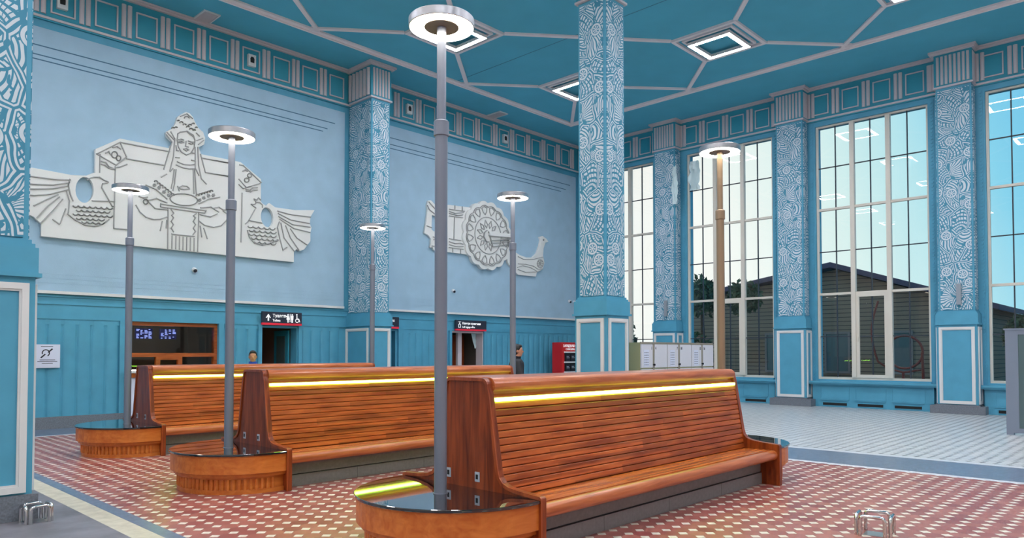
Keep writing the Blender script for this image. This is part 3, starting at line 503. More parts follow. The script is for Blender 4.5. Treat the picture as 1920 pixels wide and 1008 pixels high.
R1_LINES=[[[5.513,6.294],[6.581,6.301]],[[5.65,5.951],[6.449,5.96]],[[5.046,5.938],[5.513,6.294],[5.65,5.987],[5.439,5.766],[5.046,5.938]],[[5.226,5.992],[5.289,6.04],[5.322,5.976]],[[5.369,6.146],[5.449,6.187],[5.532,6.143]],[[5.127,5.796],[5.229,5.787],[5.294,5.703],[5.417,5.673]],[[5.128,5.732],[5.214,5.724],[5.295,5.668],[5.417,5.666]],[[5.423,5.728],[5.41,4.353]],[[5.115,5.935],[5.111,5.546]],[[5.44,5.713],[5.505,5.732],[5.659,5.826]],[[4.867,5.328],[4.904,5.369],[4.997,5.42]],[[4.997,5.42],[5.106,5.439],[5.202,5.386],[5.283,5.364]],[[5.283,5.353],[5.172,5.303],[5.157,5.219],[5.371,4.838],[5.419,4.838]],[[4.973,4.898],[5.418,4.952]],[[4.505,4.547],[4.657,4.431],[4.841,4.351],[5.028,4.35],[5.184,4.412],[5.31,4.535]],[[3.718,5.228],[3.886,5.231],[4.259,5.239],[4.548,5.279]],[[3.721,5.063],[3.888,5.075],[4.231,5.116],[4.531,5.218]],[[3.723,4.958],[3.89,4.976],[4.233,5.042],[4.511,5.146]],[[3.725,4.833],[3.892,4.843],[4.176,4.912],[4.506,5.067]],[[3.895,4.628],[4.121,4.795],[4.322,4.928]],[[3.956,4.387],[4.151,4.666],[4.352,4.882]],[[4.014,4.272],[4.24,4.577],[4.412,4.84]],[[4.237,4.392],[4.361,4.306]],[[4.52,4.549],[4.537,4.825],[4.483,5.022]],[[4.375,4.325],[4.474,4.645]],[[4.539,5.288],[4.511,5.163],[4.553,4.965],[4.606,4.836]],[[5.41,4.353],[5.739,4.365]],[[5.462,6.003],[5.456,5.971],[5.44,5.943],[5.417,5.925],[5.391,5.92],[5.368,5.929],[5.351,5.951],[5.345,5.98],[5.35,6.012],[5.366,6.04],[5.389,6.059],[5.415,6.064],[5.439,6.055],[5.455,6.033],[5.462,6.003]],[[5.531,5.938],[5.526,5.908],[5.509,5.884],[5.486,5.872],[5.463,5.875],[5.446,5.893],[5.44,5.92],[5.446,5.95],[5.462,5.974],[5.485,5.987],[5.508,5.983],[5.525,5.966],[5.531,5.938]],[[4.704,4.748],[4.693,4.73],[4.676,4.716],[4.656,4.709],[4.636,4.71],[4.619,4.719],[4.608,4.734]],[[4.814,4.756],[4.803,4.738],[4.786,4.724],[4.766,4.717],[4.745,4.718],[4.728,4.727],[4.716,4.742]],[[4.925,4.765],[4.914,4.747],[4.897,4.733],[4.876,4.726],[4.855,4.727],[4.838,4.736],[4.826,4.751]],[[5.037,4.774],[5.026,4.756],[5.009,4.742],[4.988,4.735],[4.967,4.736],[4.949,4.744],[4.938,4.76]],[[5.151,4.783],[5.139,4.764],[5.122,4.75],[5.101,4.743],[5.079,4.744],[5.062,4.753],[5.05,4.768]],[[5.265,4.792],[5.254,4.773],[5.236,4.759],[5.215,4.752],[5.193,4.753],[5.175,4.762],[5.163,4.777]],[[5.381,4.801],[5.369,4.782],[5.351,4.768],[5.33,4.761],[5.308,4.762],[5.29,4.771],[5.278,4.786]],[[4.766,4.666],[4.755,4.648],[4.738,4.634],[4.718,4.628],[4.698,4.629],[4.68,4.637],[4.669,4.652]],[[4.877,4.675],[4.866,4.656],[4.849,4.643],[4.828,4.636],[4.807,4.637],[4.79,4.646],[4.779,4.661]],[[4.988,4.683],[4.977,4.665],[4.96,4.651],[4.939,4.644],[4.918,4.645],[4.901,4.654],[4.889,4.669]],[[5.101,4.691],[5.09,4.673],[5.073,4.659],[5.052,4.652],[5.03,4.653],[5.013,4.662],[5.001,4.677]],[[5.215,4.7],[5.204,4.681],[5.186,4.667],[5.165,4.66],[5.144,4.661],[5.126,4.67],[5.114,4.686]],[[5.33,4.709],[5.319,4.69],[5.301,4.676],[5.28,4.669],[5.258,4.67],[5.24,4.679],[5.228,4.694]],[[4.707,4.576],[4.696,4.558],[4.679,4.544],[4.659,4.537],[4.638,4.538],[4.621,4.547],[4.61,4.562]],[[4.816,4.583],[4.806,4.565],[4.789,4.552],[4.768,4.545],[4.747,4.546],[4.73,4.555],[4.719,4.57]],[[4.928,4.591],[4.917,4.573],[4.899,4.559],[4.879,4.553],[4.858,4.554],[4.84,4.563],[4.829,4.578]],[[5.04,4.599],[5.029,4.581],[5.011,4.567],[4.99,4.56],[4.969,4.561],[4.952,4.57],[4.94,4.586]],[[5.153,4.607],[5.142,4.589],[5.124,4.575],[5.103,4.568],[5.082,4.569],[5.064,4.578],[5.052,4.594]],[[5.268,4.616],[5.256,4.597],[5.238,4.583],[5.217,4.576],[5.196,4.577],[5.178,4.586],[5.166,4.602]],[[5.383,4.624],[5.372,4.605],[5.354,4.591],[5.332,4.584],[5.311,4.585],[5.292,4.594],[5.281,4.61]],[[4.769,4.494],[4.758,4.476],[4.741,4.462],[4.721,4.456],[4.7,4.457],[4.683,4.466],[4.672,4.481]],[[4.879,4.501],[4.868,4.483],[4.851,4.469],[4.831,4.463],[4.81,4.464],[4.793,4.473],[4.781,4.488]],[[4.991,4.509],[4.98,4.49],[4.963,4.477],[4.942,4.47],[4.921,4.471],[4.903,4.48],[4.892,4.495]],[[5.104,4.516],[5.093,4.498],[5.075,4.484],[5.054,4.477],[5.033,4.479],[5.015,4.488],[5.004,4.503]],[[5.218,4.524],[5.207,4.505],[5.189,4.492],[5.168,4.485],[5.146,4.486],[5.128,4.495],[5.117,4.51]],[[4.877,4.425],[4.866,4.407],[4.849,4.393],[4.829,4.386],[4.808,4.388],[4.791,4.397],[4.779,4.412]],[[4.989,4.432],[4.978,4.414],[4.961,4.4],[4.94,4.393],[4.919,4.395],[4.901,4.404],[4.89,4.419]],[[5.102,4.439],[5.091,4.421],[5.073,4.407],[5.052,4.4],[5.031,4.402],[5.013,4.411],[5.002,4.426]],[[5.216,4.446],[5.204,4.428],[5.187,4.414],[5.165,4.407],[5.144,4.409],[5.126,4.418],[5.115,4.433]],[[8.652,4.809],[8.638,4.788],[8.614,4.773],[8.586,4.765],[8.558,4.766],[8.535,4.775],[8.52,4.792]],[[8.801,4.813],[8.786,4.793],[8.762,4.777],[8.734,4.769],[8.706,4.77],[8.682,4.78],[8.667,4.796]],[[8.951,4.818],[8.936,4.797],[8.912,4.781],[8.884,4.773],[8.855,4.774],[8.831,4.784],[8.816,4.801]],[[9.103,4.823],[9.088,4.802],[9.064,4.786],[9.035,4.778],[9.006,4.779],[8.982,4.789],[8.966,4.806]],[[9.257,4.828],[9.242,4.806],[9.217,4.79],[9.188,4.782],[9.159,4.783],[9.134,4.793],[9.118,4.81]],[[8.682,4.715],[8.667,4.694],[8.644,4.679],[8.616,4.671],[8.588,4.672],[8.564,4.681],[8.549,4.698]],[[8.831,4.719],[8.816,4.698],[8.792,4.682],[8.764,4.674],[8.735,4.675],[8.712,4.685],[8.696,4.702]],[[8.981,4.723],[8.966,4.702],[8.942,4.686],[8.914,4.678],[8.885,4.679],[8.861,4.689],[8.845,4.706]],[[9.134,4.727],[9.118,4.706],[9.094,4.69],[9.065,4.682],[9.036,4.683],[9.012,4.693],[8.996,4.71]],[[9.288,4.731],[9.272,4.71],[9.248,4.694],[9.218,4.686],[9.189,4.687],[9.165,4.697],[9.149,4.714]],[[8.683,4.619],[8.668,4.599],[8.645,4.584],[8.617,4.576],[8.589,4.577],[8.565,4.587],[8.55,4.604]],[[8.832,4.623],[8.817,4.602],[8.793,4.587],[8.765,4.579],[8.736,4.58],[8.713,4.59],[8.697,4.607]],[[8.982,4.626],[8.967,4.606],[8.943,4.59],[8.915,4.582],[8.886,4.583],[8.862,4.593],[8.846,4.61]],[[9.135,4.63],[9.119,4.609],[9.095,4.593],[9.066,4.586],[9.037,4.587],[9.013,4.597],[8.997,4.614]],[[9.289,4.634],[9.273,4.613],[9.249,4.597],[9.219,4.589],[9.19,4.59],[9.165,4.6],[9.15,4.617]],[[8.741,4.525],[8.726,4.505],[8.703,4.49],[8.674,4.482],[8.646,4.483],[8.623,4.493],[8.607,4.51]],[[8.89,4.528],[8.875,4.508],[8.852,4.492],[8.823,4.485],[8.795,4.486],[8.771,4.496],[8.755,4.513]],[[9.042,4.531],[9.026,4.511],[9.002,4.495],[8.974,4.487],[8.945,4.489],[8.921,4.499],[8.905,4.516]],[[9.195,4.534],[9.179,4.513],[9.155,4.498],[9.126,4.49],[9.097,4.491],[9.072,4.501],[9.057,4.519]],[[9.35,4.537],[9.334,4.516],[9.309,4.501],[9.28,4.493],[9.25,4.494],[9.226,4.504],[9.21,4.522]],[[8.828,4.431],[8.813,4.411],[8.789,4.396],[8.761,4.388],[8.733,4.389],[8.709,4.399],[8.694,4.417]],[[8.978,4.434],[8.963,4.413],[8.939,4.398],[8.911,4.39],[8.882,4.392],[8.858,4.402],[8.843,4.419]],[[9.131,4.436],[9.115,4.416],[9.091,4.4],[9.062,4.392],[9.033,4.394],[9.009,4.404],[8.993,4.421]],[[9.285,4.439],[9.269,4.418],[9.245,4.402],[9.215,4.395],[9.186,4.396],[9.162,4.406],[9.146,4.424]],[[6.762,6.756],[6.752,6.602],[6.778,6.455],[6.853,6.344],[6.965,6.297],[7.076,6.363],[7.15,6.507],[7.168,6.691],[7.121,6.809],[6.97,6.871],[6.823,6.815],[6.762,6.756]],[[6.97,6.871],[7.046,6.818],[7.147,6.763]],[[6.788,6.622],[6.837,6.65],[6.899,6.646]],[[7.01,6.644],[7.086,6.635],[7.136,6.645]],[[6.782,6.565],[6.837,6.602],[6.899,6.59],[6.838,6.562],[6.782,6.565]],[[7.024,6.591],[7.086,6.622],[7.141,6.603],[7.074,6.573],[7.024,6.591]],[[6.961,6.621],[6.945,6.503],[7.012,6.499]],[[6.901,6.425],[6.963,6.455],[7.025,6.43],[6.964,6.392],[6.901,6.425]],[[6.604,6.772],[6.703,6.617]],[[6.52,6.74],[6.703,6.579]],[[6.502,6.686],[6.631,6.538]],[[7.196,6.877],[7.273,6.817]],[[7.25,6.605],[7.377,6.735]],[[7.211,6.7],[7.35,6.782]],[[6.818,7.188],[6.965,7.287],[7.104,7.204]],[[6.729,6.47],[6.743,6.359],[6.791,6.364]],[[7.076,6.376],[7.164,6.376]],[[6.72,6.191],[6.806,6.202]],[[7.091,6.199],[7.174,6.203]],[[6.758,6.097],[6.906,6.062],[7.055,6.077],[7.155,6.109]],[[6.735,6.017],[6.882,5.981],[7.031,5.978],[7.156,6.006]],[[6.691,6.564],[6.672,6.206],[6.592,5.839]],[[6.631,6.526],[6.539,6.18],[6.46,5.865]],[[7.175,6.525],[7.181,6.024],[7.272,5.86]],[[7.238,6.538],[7.256,6.115],[7.331,5.793],[7.454,5.684]],[[7.304,6.383],[7.424,5.965]],[[7.424,5.965],[8.128,5.972]],[[7.343,6.3],[8.138,6.308]],[[6.736,5.903],[6.704,5.557],[6.67,5.401]],[[6.692,5.895],[6.666,5.651],[6.633,5.445]],[[7.136,5.99],[7.158,5.403]],[[7.169,5.996],[7.214,5.386]],[[6.403,5.668],[6.521,5.756]],[[6.604,5.836],[6.663,5.915]],[[6.777,5.519],[6.815,5.412]],[[6.814,5.5],[6.887,5.55],[6.986,5.554],[7.049,5.513]],[[6.802,5.473],[6.913,5.466],[7.049,5.501]],[[6.068,5.425],[6.289,5.363],[6.54,5.18]],[[7.28,5.178],[7.523,5.331],[7.784,5.419]],[[6.908,7.167],[6.921,7.192],[6.941,7.212],[6.966,7.223],[6.991,7.224],[7.011,7.214],[7.025,7.195]],[[6.81,7.034],[6.817,7.048],[6.829,7.06],[6.844,7.067],[6.859,7.067],[6.871,7.061],[6.879,7.05]],[[6.884,7.0],[6.892,7.015],[6.904,7.026],[6.919,7.033],[6.933,7.033],[6.946,7.027],[6.954,7.016]],[[7.008,7.015],[7.016,7.03],[7.028,7.042],[7.043,7.049],[7.058,7.049],[7.07,7.043],[7.079,7.031]],[[7.09,7.07],[7.096,7.082],[7.106,7.091],[7.118,7.097],[7.13,7.097],[7.14,7.092],[7.146,7.083]],[[6.747,7.066],[6.752,7.075],[6.76,7.083],[6.77,7.088],[6.78,7.088],[6.788,7.084],[6.793,7.076]],[[6.696,6.891],[6.702,6.903],[6.712,6.912],[6.723,6.917],[6.735,6.917],[6.745,6.912],[6.751,6.903]],[[7.117,6.922],[7.123,6.934],[7.133,6.943],[7.145,6.948],[7.157,6.949],[7.167,6.944],[7.173,6.934]],[[7.036,6.931],[7.044,6.945],[7.055,6.956],[7.069,6.962],[7.083,6.962],[7.095,6.957],[7.102,6.946]],[[7.171,6.997],[7.176,7.007],[7.185,7.015],[7.195,7.019],[7.205,7.019],[7.213,7.015],[7.219,7.007]],[[6.961,6.965],[6.968,6.979],[6.98,6.99],[6.994,6.996],[7.007,6.997],[7.019,6.991],[7.027,6.98]],[[6.624,6.862],[6.63,6.874],[6.639,6.883],[6.651,6.888],[6.662,6.888],[6.672,6.883],[6.678,6.874]],[[7.245,5.246],[7.231,5.209],[7.196,5.172],[7.142,5.14],[7.073,5.113],[6.994,5.095],[6.911,5.085],[6.829,5.085],[6.754,5.095],[6.69,5.113],[6.643,5.139],[6.614,5.17],[6.606,5.206],[6.619,5.242],[6.652,5.278],[6.704,5.31],[6.771,5.337],[6.848,5.356],[6.931,5.366],[7.014,5.367],[7.091,5.359],[7.157,5.341],[7.206,5.315],[7.237,5.282],[7.245,5.246]],[[6.254,5.537],[6.267,5.554],[6.288,5.564],[6.309,5.56],[6.321,5.546],[6.32,5.526]],[[6.316,5.498],[6.329,5.515],[6.35,5.525],[6.37,5.521],[6.383,5.507],[6.382,5.487]],[[6.377,5.458],[6.391,5.476],[6.411,5.485],[6.432,5.482],[6.445,5.467],[6.444,5.447]],[[6.439,5.419],[6.453,5.437],[6.474,5.446],[6.494,5.443],[6.507,5.428],[6.506,5.408]],[[6.502,5.379],[6.515,5.397],[6.536,5.406],[6.557,5.403],[6.57,5.388],[6.569,5.368]],[[6.564,5.34],[6.578,5.358],[6.599,5.367],[6.62,5.363],[6.633,5.348],[6.632,5.328]],[[6.627,5.299],[6.641,5.318],[6.662,5.326],[6.683,5.323],[6.696,5.308],[6.695,5.288]],[[7.208,5.354],[7.211,5.375],[7.227,5.392],[7.25,5.399],[7.271,5.394],[7.282,5.377]],[[7.273,5.385],[7.276,5.406],[7.292,5.423],[7.316,5.431],[7.337,5.425],[7.348,5.408]],[[7.339,5.416],[7.342,5.437],[7.358,5.454],[7.382,5.462],[7.403,5.456],[7.415,5.44]],[[7.405,5.447],[7.408,5.468],[7.425,5.486],[7.448,5.493],[7.47,5.488],[7.481,5.471]],[[7.472,5.479],[7.475,5.5],[7.492,5.517],[7.515,5.525],[7.537,5.519],[7.549,5.503]],[[7.539,5.51],[7.542,5.531],[7.559,5.549],[7.583,5.557],[7.604,5.551],[7.616,5.534]],[[6.223,5.451],[6.283,5.461]],[[6.238,5.481],[6.269,5.431]],[[6.268,5.487],[6.238,5.426]],[[6.329,5.407],[6.39,5.417]],[[6.344,5.437],[6.375,5.387]],[[6.374,5.442],[6.344,5.382]],[[6.436,5.325],[6.498,5.335]],[[6.451,5.356],[6.483,5.305]],[[6.482,5.361],[6.452,5.3]],[[6.544,5.268],[6.606,5.277]],[[6.559,5.298],[6.591,5.247]],[[6.59,5.303],[6.56,5.242]],[[7.259,5.265],[7.325,5.275]],[[7.275,5.296],[7.309,5.243]],[[7.308,5.301],[7.276,5.238]],[[7.36,5.332],[7.427,5.342]],[[7.376,5.364],[7.41,5.311]],[[7.41,5.369],[7.377,5.305]],[[7.475,5.402],[7.542,5.412]],[[7.491,5.434],[7.526,5.38]],[[7.525,5.439],[7.492,5.375]],[[7.592,5.433],[7.66,5.444]],[[7.608,5.465],[7.643,5.412]],[[7.642,5.471],[7.609,5.406]],[[6.397,5.044],[7.453,5.036],[7.423,4.974],[6.398,4.975],[6.397,5.044]],[[6.117,5.081],[6.301,5.159],[6.539,5.091]],[[6.117,5.061],[6.277,4.918],[6.55,4.933]],[[5.924,5.149],[6.015,5.124],[6.106,5.158]],[[7.319,5.089],[7.566,5.146],[7.767,5.049]],[[7.281,4.929],[7.559,4.899],[7.725,4.997]],[[7.64,5.125],[7.766,5.171],[7.873,5.117],[7.958,5.129]],[[7.873,5.085],[7.959,5.044]],[[5.863,4.936],[5.947,4.792],[6.076,4.693],[6.243,4.661],[6.392,4.687],[6.562,4.769]],[[7.283,4.765],[7.417,4.679],[7.645,4.656],[7.834,4.722],[7.961,4.865],[8.003,4.976]],[[6.565,4.96],[6.568,4.002]],[[7.276,4.949],[7.261,3.991]],[[6.637,4.95],[6.696,4.868],[6.648,4.811],[6.693,4.757],[6.64,4.67],[6.689,4.596],[6.642,4.51],[6.697,4.426]],[[7.22,4.931],[7.15,4.87],[7.201,4.826],[7.147,4.736],[7.203,4.662],[7.153,4.573],[7.205,4.498],[7.145,4.409]],[[6.654,4.375],[7.176,4.378]],[[7.315,4.645],[7.358,4.382]],[[7.401,4.604],[7.492,4.356]],[[6.44,4.643],[6.396,4.419]],[[6.535,4.676],[6.527,4.495]],[[6.664,4.332],[6.662,4.031]],[[6.751,4.332],[6.749,4.031]],[[6.835,4.332],[6.833,4.03]],[[6.917,4.333],[6.915,4.029]],[[7.002,4.333],[7.0,4.028]],[[7.088,4.333],[7.086,4.027]],[[7.176,4.333],[7.174,4.026]],[[6.115,5.051],[6.111,5.027],[6.098,5.006],[6.079,4.992],[6.058,4.989],[6.038,4.997],[6.025,5.014],[6.02,5.037],[6.024,5.061],[6.037,5.082],[6.056,5.096],[6.077,5.099],[6.097,5.091],[6.11,5.074],[6.115,5.051]],[[7.685,6.304],[8.142,6.304]],[[8.279,6.311],[8.376,6.316],[8.863,5.961]],[[8.269,5.946],[8.466,5.769],[8.825,5.933]],[[8.271,5.812],[8.383,5.728],[8.592,5.817]],[[8.452,5.721],[8.565,5.725],[8.635,5.791],[8.758,5.817]],[[8.461,5.681],[8.58,5.679],[8.656,5.74],[8.758,5.757]],[[7.689,5.968],[8.132,5.97]],[[8.364,6.165],[8.433,6.213],[8.49,6.188]],[[8.597,5.364],[8.726,5.287]],[[8.597,5.364],[8.696,5.378],[8.753,5.441],[8.825,5.444],[8.898,5.395],[8.898,5.326]],[[8.724,5.437],[8.675,5.512],[8.752,5.496],[8.795,5.557],[8.853,5.512]],[[8.698,5.242],[8.517,4.905],[8.448,4.842]],[[8.531,4.947],[8.888,4.926]],[[8.506,4.687],[8.549,4.53],[8.692,4.383],[8.923,4.359],[9.156,4.434],[9.333,4.551]],[[9.326,5.296],[9.691,5.257],[10.289,5.273]],[[9.341,5.237],[9.692,5.116],[10.258,5.093]],[[9.357,5.155],[9.755,4.996],[10.275,4.997]],[[9.388,5.089],[9.787,4.901],[10.276,4.852]],[[9.33,4.844],[9.393,4.572],[9.486,4.288]],[[9.419,4.995],[9.513,4.614],[9.808,4.293]],[[9.556,4.943],[9.697,4.635],[9.948,4.336]],[[9.694,4.875],[9.882,4.656],[10.183,4.504]],[[9.486,4.288],[9.592,4.369]],[[9.315,4.842],[9.374,5.017]],[[8.356,5.61],[8.342,4.372]],[[8.603,6.099],[8.596,6.074],[8.576,6.052],[8.547,6.041],[8.519,6.042],[8.498,6.056],[8.491,6.079],[8.498,6.105],[8.518,6.127],[8.546,6.138],[8.575,6.137],[8.596,6.123],[8.603,6.099]],[[8.534,5.97],[8.526,5.942],[8.504,5.918],[8.473,5.905],[8.442,5.907],[8.419,5.923],[8.411,5.949],[8.419,5.977],[8.441,6.001],[8.472,6.014],[8.503,6.012],[8.526,5.996],[8.534,5.97]]]
R2_BLOCK=[[14.424,6.359],[14.54,6.382],[14.677,6.291],[14.776,6.214],[14.874,6.275],[15.296,6.353],[16.305,6.407],[16.481,5.551],[16.308,4.824],[16.008,4.826],[15.301,4.824],[14.656,4.825],[14.624,4.907],[14.508,4.894],[14.546,5.019],[14.545,5.17],[14.429,5.276],[14.275,5.318],[14.35,5.657],[14.406,6.085],[14.379,6.201]]
R2_HOLES=[[[14.581,5.929],[14.816,5.9],[14.818,5.414],[14.642,5.422],[14.563,5.473]]]
R2_BOAT=[[17.966,4.926],[18.038,5.133],[18.328,5.163],[18.623,5.057],[18.973,5.005],[19.278,5.034],[19.537,5.216],[19.695,5.513],[19.748,5.729],[19.695,5.829],[19.854,5.882],[20.068,5.801],[20.175,5.706],[20.014,5.653],[19.907,5.429],[19.879,5.145],[19.959,4.905],[19.852,4.649],[19.537,4.518],[19.484,4.357],[18.524,4.352],[18.231,4.547],[18.014,4.73]]
R2_BAR=[[16.991,5.683],[18.255,5.745],[18.255,5.611],[17.014,5.549]]
R2_LINES=[[[14.386,6.202],[14.464,6.078],[14.757,5.938]],[[14.444,6.316],[14.619,6.191],[14.768,6.076]],[[14.37,5.554],[14.563,5.528]],[[15.297,6.213],[15.962,6.24]],[[15.297,6.145],[15.543,6.109],[15.92,6.193]],[[15.297,6.074],[15.626,6.058],[15.878,6.108]],[[15.297,5.997],[15.878,6.014]],[[15.511,5.964],[15.496,5.247]],[[15.3,5.262],[15.796,5.256]],[[15.3,5.163],[15.546,5.128],[15.754,5.167],[15.901,5.152]],[[15.301,5.071],[15.588,5.04],[15.901,5.067]],[[15.301,4.978],[15.902,4.979]],[[15.534,6.357],[15.535,6.248]],[[15.856,6.373],[15.856,6.225]],[[15.444,4.947],[15.444,4.838]],[[15.788,4.951],[15.789,4.826]],[[14.623,5.239],[14.78,5.212]],[[14.585,4.948],[14.781,4.954]],[[14.643,5.15],[14.78,5.212]],[[17.082,5.394],[18.11,5.567]],[[17.014,5.549],[18.255,5.611]],[[17.128,5.302],[18.11,5.483]],[[17.173,5.189],[18.086,5.39]],[[16.991,5.683],[17.196,5.191]],[[18.524,4.996],[18.822,4.922],[19.33,4.97],[19.853,5.107]],[[18.524,4.735],[18.922,4.76],[19.33,4.727],[19.589,4.634],[19.852,4.667]],[[18.499,4.604],[18.772,4.695],[19.176,4.662],[19.537,4.553]],[[18.524,4.538],[18.922,4.469],[19.537,4.536]],[[19.874,4.862],[19.851,4.786],[19.789,4.727],[19.704,4.7],[19.62,4.712],[19.559,4.761],[19.537,4.832],[19.559,4.907],[19.621,4.967],[19.705,4.994],[19.789,4.982],[19.851,4.934],[19.874,4.862]],[[19.923,5.742],[19.91,5.722],[19.883,5.719],[19.87,5.736],[19.883,5.756],[19.91,5.759],[19.923,5.742]],[[19.547,4.833],[19.863,4.861]],[[19.593,4.931],[19.816,4.763]],[[19.705,4.98],[19.704,4.714]],[[19.817,4.952],[19.593,4.743]],[[16.924,5.717],[16.79,5.62],[16.768,5.488],[16.879,5.339],[17.014,5.338]]]

# ------------------------------------------------------------------ north wall (reliefs, doors, ticket window)
TW = (5.72, 7.85, .95, 2.31)            # ticket window opening
D1, D2, D3 = (8.98, 10.02), (12.42, 13.3), (15.5, 16.95)
n_ = MB()
def nwall(x0, x1, z0, z1, mi=0): n_.box(x0, x1, YA, YA+.3, z0, z1, mi)
xs = [XW, TW[0], TW[1], D1[0], D1[1], D2[0], D2[1], D3[0], D3[1], XB+.4]
for a, b in ((XW, TW[0]), (TW[1], D1[0]), (D1[1], D2[0]), (D2[1], D3[0]), (D3[1], XB+.4)): nwall(a, b, 0, 2.31)
nwall(TW[0], TW[1], 0, TW[2]-.0)
nwall(XW, XB+.4, 2.31, ZC)
tag(n_.build('wall_north', M['blue']), kind='structure')

# raised pale plaster fields with their grooves
def pale_panel(x0, x1, idx, gl):
    p = MB(); p.box(x0, x1, YA-.05, YA, 2.87, 8.42, 0)
    p.box(x0, x1, YA-.085, YA, 2.84, 2.90, 2)
    for (z, e0, e1) in gl:
        p.box(e0, e1, YA-.052, YA-.049, z-.012, z+.012, 1)
    for z, xa, xb in ((3.07, x0, x1), (3.17, x0, x1), (3.26, x0, x1)): p.box(xa, xb, YA-.054, YA-.049, z-.006, z+.006, 0)
    tag(p.build('trim_%d' % idx, [M['pale'], M['groove'], M['white']]), kind='structure')
pale_panel(1.9, 11.42, 2, ((8.03, 1.9, 11.1), (7.83, 1.9, 10.86), (7.73, 1.9, 10.72)))
pale_panel(12.85, 21.92, 3, ((8.05, 13.0, 21.57), (7.85, 13.0, 21.31), (7.73, 13.0, 21.02)))

# dado: band, ribbed boarding, skirting
d = MB()
for z, o, h in ((2.31, .035, .05), (2.62, .02, .02), (2.78, .025, .03)): d.box(XW, XB, YA-o, YA, z, z+h, 0)
def ribs(x0, x1):
    k = max(1, round((x1-x0)/.28)); p = (x1-x0)/k
    for i in range(k): halfround(d, YA+.0, x0+p*(i+.5), p*.47, .25, 2.28, 1, 0, -1, 8, .24)
    d.box(x0, x1, YA-.02, YA, 2.2, 2.31, 0)
for a, b in ((XW, TW[0]-.12), (TW[1]+.16, D1[0]-.1), (D1[1]+.12, 11.3), (D2[1]+.22, D3[0]-.12), (D3[1]+.12, XB-.1)): ribs(a, b)
for a, b in ((TW[0]-.12, TW[0]), (TW[1], TW[1]+.12), (D1[0]-.1, D1[0]), (D1[1], D1[1]+.1), (D2[1]+.05, D2[1]+.2), (D3[0]-.1, D3[0]), (D3[1], D3[1]+.1)):
    d.box(a, b, YA-.06, YA, 0, 2.31, 0)
tag(d.build('trim_4', M['blue']), kind='structure')
d = MB()
for a, b in ((XW, TW[1]+.16), (TW[1]+.16, D1[0]-.1), (D1[1]+.1, 11.3), (D2[1]+.2, D3[0]-.1), (D3[1]+.1, XB)): d.box(a, b, YA-.08, YA, 0, .25)
tag(d.build('baseboard_north', M['granite']), kind='structure')

# frieze on the north wall: teal band, square panels between paired reeds
def frieze(name, ax, fixed, a0, a1, cells, pairs, skip=(), sgn=-1):
    g = MB()
    def B(p0, p1, o, z0, z1, mi):
        if ax == 1: g.box(p0, p1, fixed, fixed+sgn*o, z0, z1, mi)
        else: g.box(fixed, fixed+sgn*o, p0, p1, z0, z1, mi)
    B(a0, a1, .03, 8.66, ZC, 0); B(a0, a1, .075, 8.63, 8.68, 1); B(a0, a1, .05, 8.60, 8.63, 0)
    B(a0, a1, .10, ZC-.09, ZC-.05, 1); B(a0, a1, .15, ZC-.05, ZC-.005, 1)
    for q in cells: frame_rect(g, fixed+sgn*.03, q-.235, q+.235, 8.79, 9.39, .03, .03, ax, 1, sgn)
    for q in pairs:
        for s_ in (-.062, .062): halfround(g, fixed+sgn*.03, q+s_, .05, 8.74, 9.48, ax, 1, sgn, 6, .8)
    tag(g.build(name, [M['teal'], M['mould']]), kind='structure')
pA = [4.81+.845*k for k in range(-11, 21) if not (11.5 < 4.81+.845*k < 12.9)]
cA = [5.235+.845*k for k in range(-11, 20) if not (11.3 < 5.235+.845*k < 13.0)]
frieze('trim_5', 1, YA, XW, XB, [q for q in cA if q > XW+.3], [q for q in pA if q > XW+.1 and q < XB-.1])

# ------------------------------------------------------------------ east wall with tall windows
WT = .45
w_ = MB()
def ewall(y0, y1, z0, z1): w_.box(XB, XB+WT, y0, y1, z0, z1)
edges = [YS]+[v for cW in EAST_W for v in (cW-HW, cW+HW)]+[YA+.3]
for a, b in zip(edges[0::2], edges[1::2]): ewall(a, b, 0, ZC)
for cW in EAST_W: ewall(cW-HW, cW+HW, 0, WZ[0]); ewall(cW-HW, cW+HW, WZ[1], ZC)
tag(w_.build('wall_east', M['blue']), kind='structure')
for nm, bx in (('wall_south', (XW, XB+.4, YS-.3, YS, 0, ZC)), ('wall_west', (XW-.3, XW, YS-.3, YA+.3, 0, ZC))):
    tag(MB().box(*bx).build(nm, M['offwall']), kind='structure')

cells = []; prs = []
for cW in EAST_W:
    for k in (-1.5, -.5, .5, 1.5): cells.append(cW+.05+k*.855)
    for k in (-1, 0, 1): prs.append(cW+.05+k*.855)
    prs += [cW+.05-2*.855+.02, cW+.05+2*.855-.02]
prs = [q for q in prs if all(abs(q-p) > .5 for p in EAST_P)]
prs += [p+s*(.41+.13) for p in EAST_P for s in (-1, 1)]
frieze('trim_6', 0, XB, YS, YA, [q for q in cells if YS+.3 < q < YA-.25], [q for q in prs if YS+.1 < q < YA-.1])

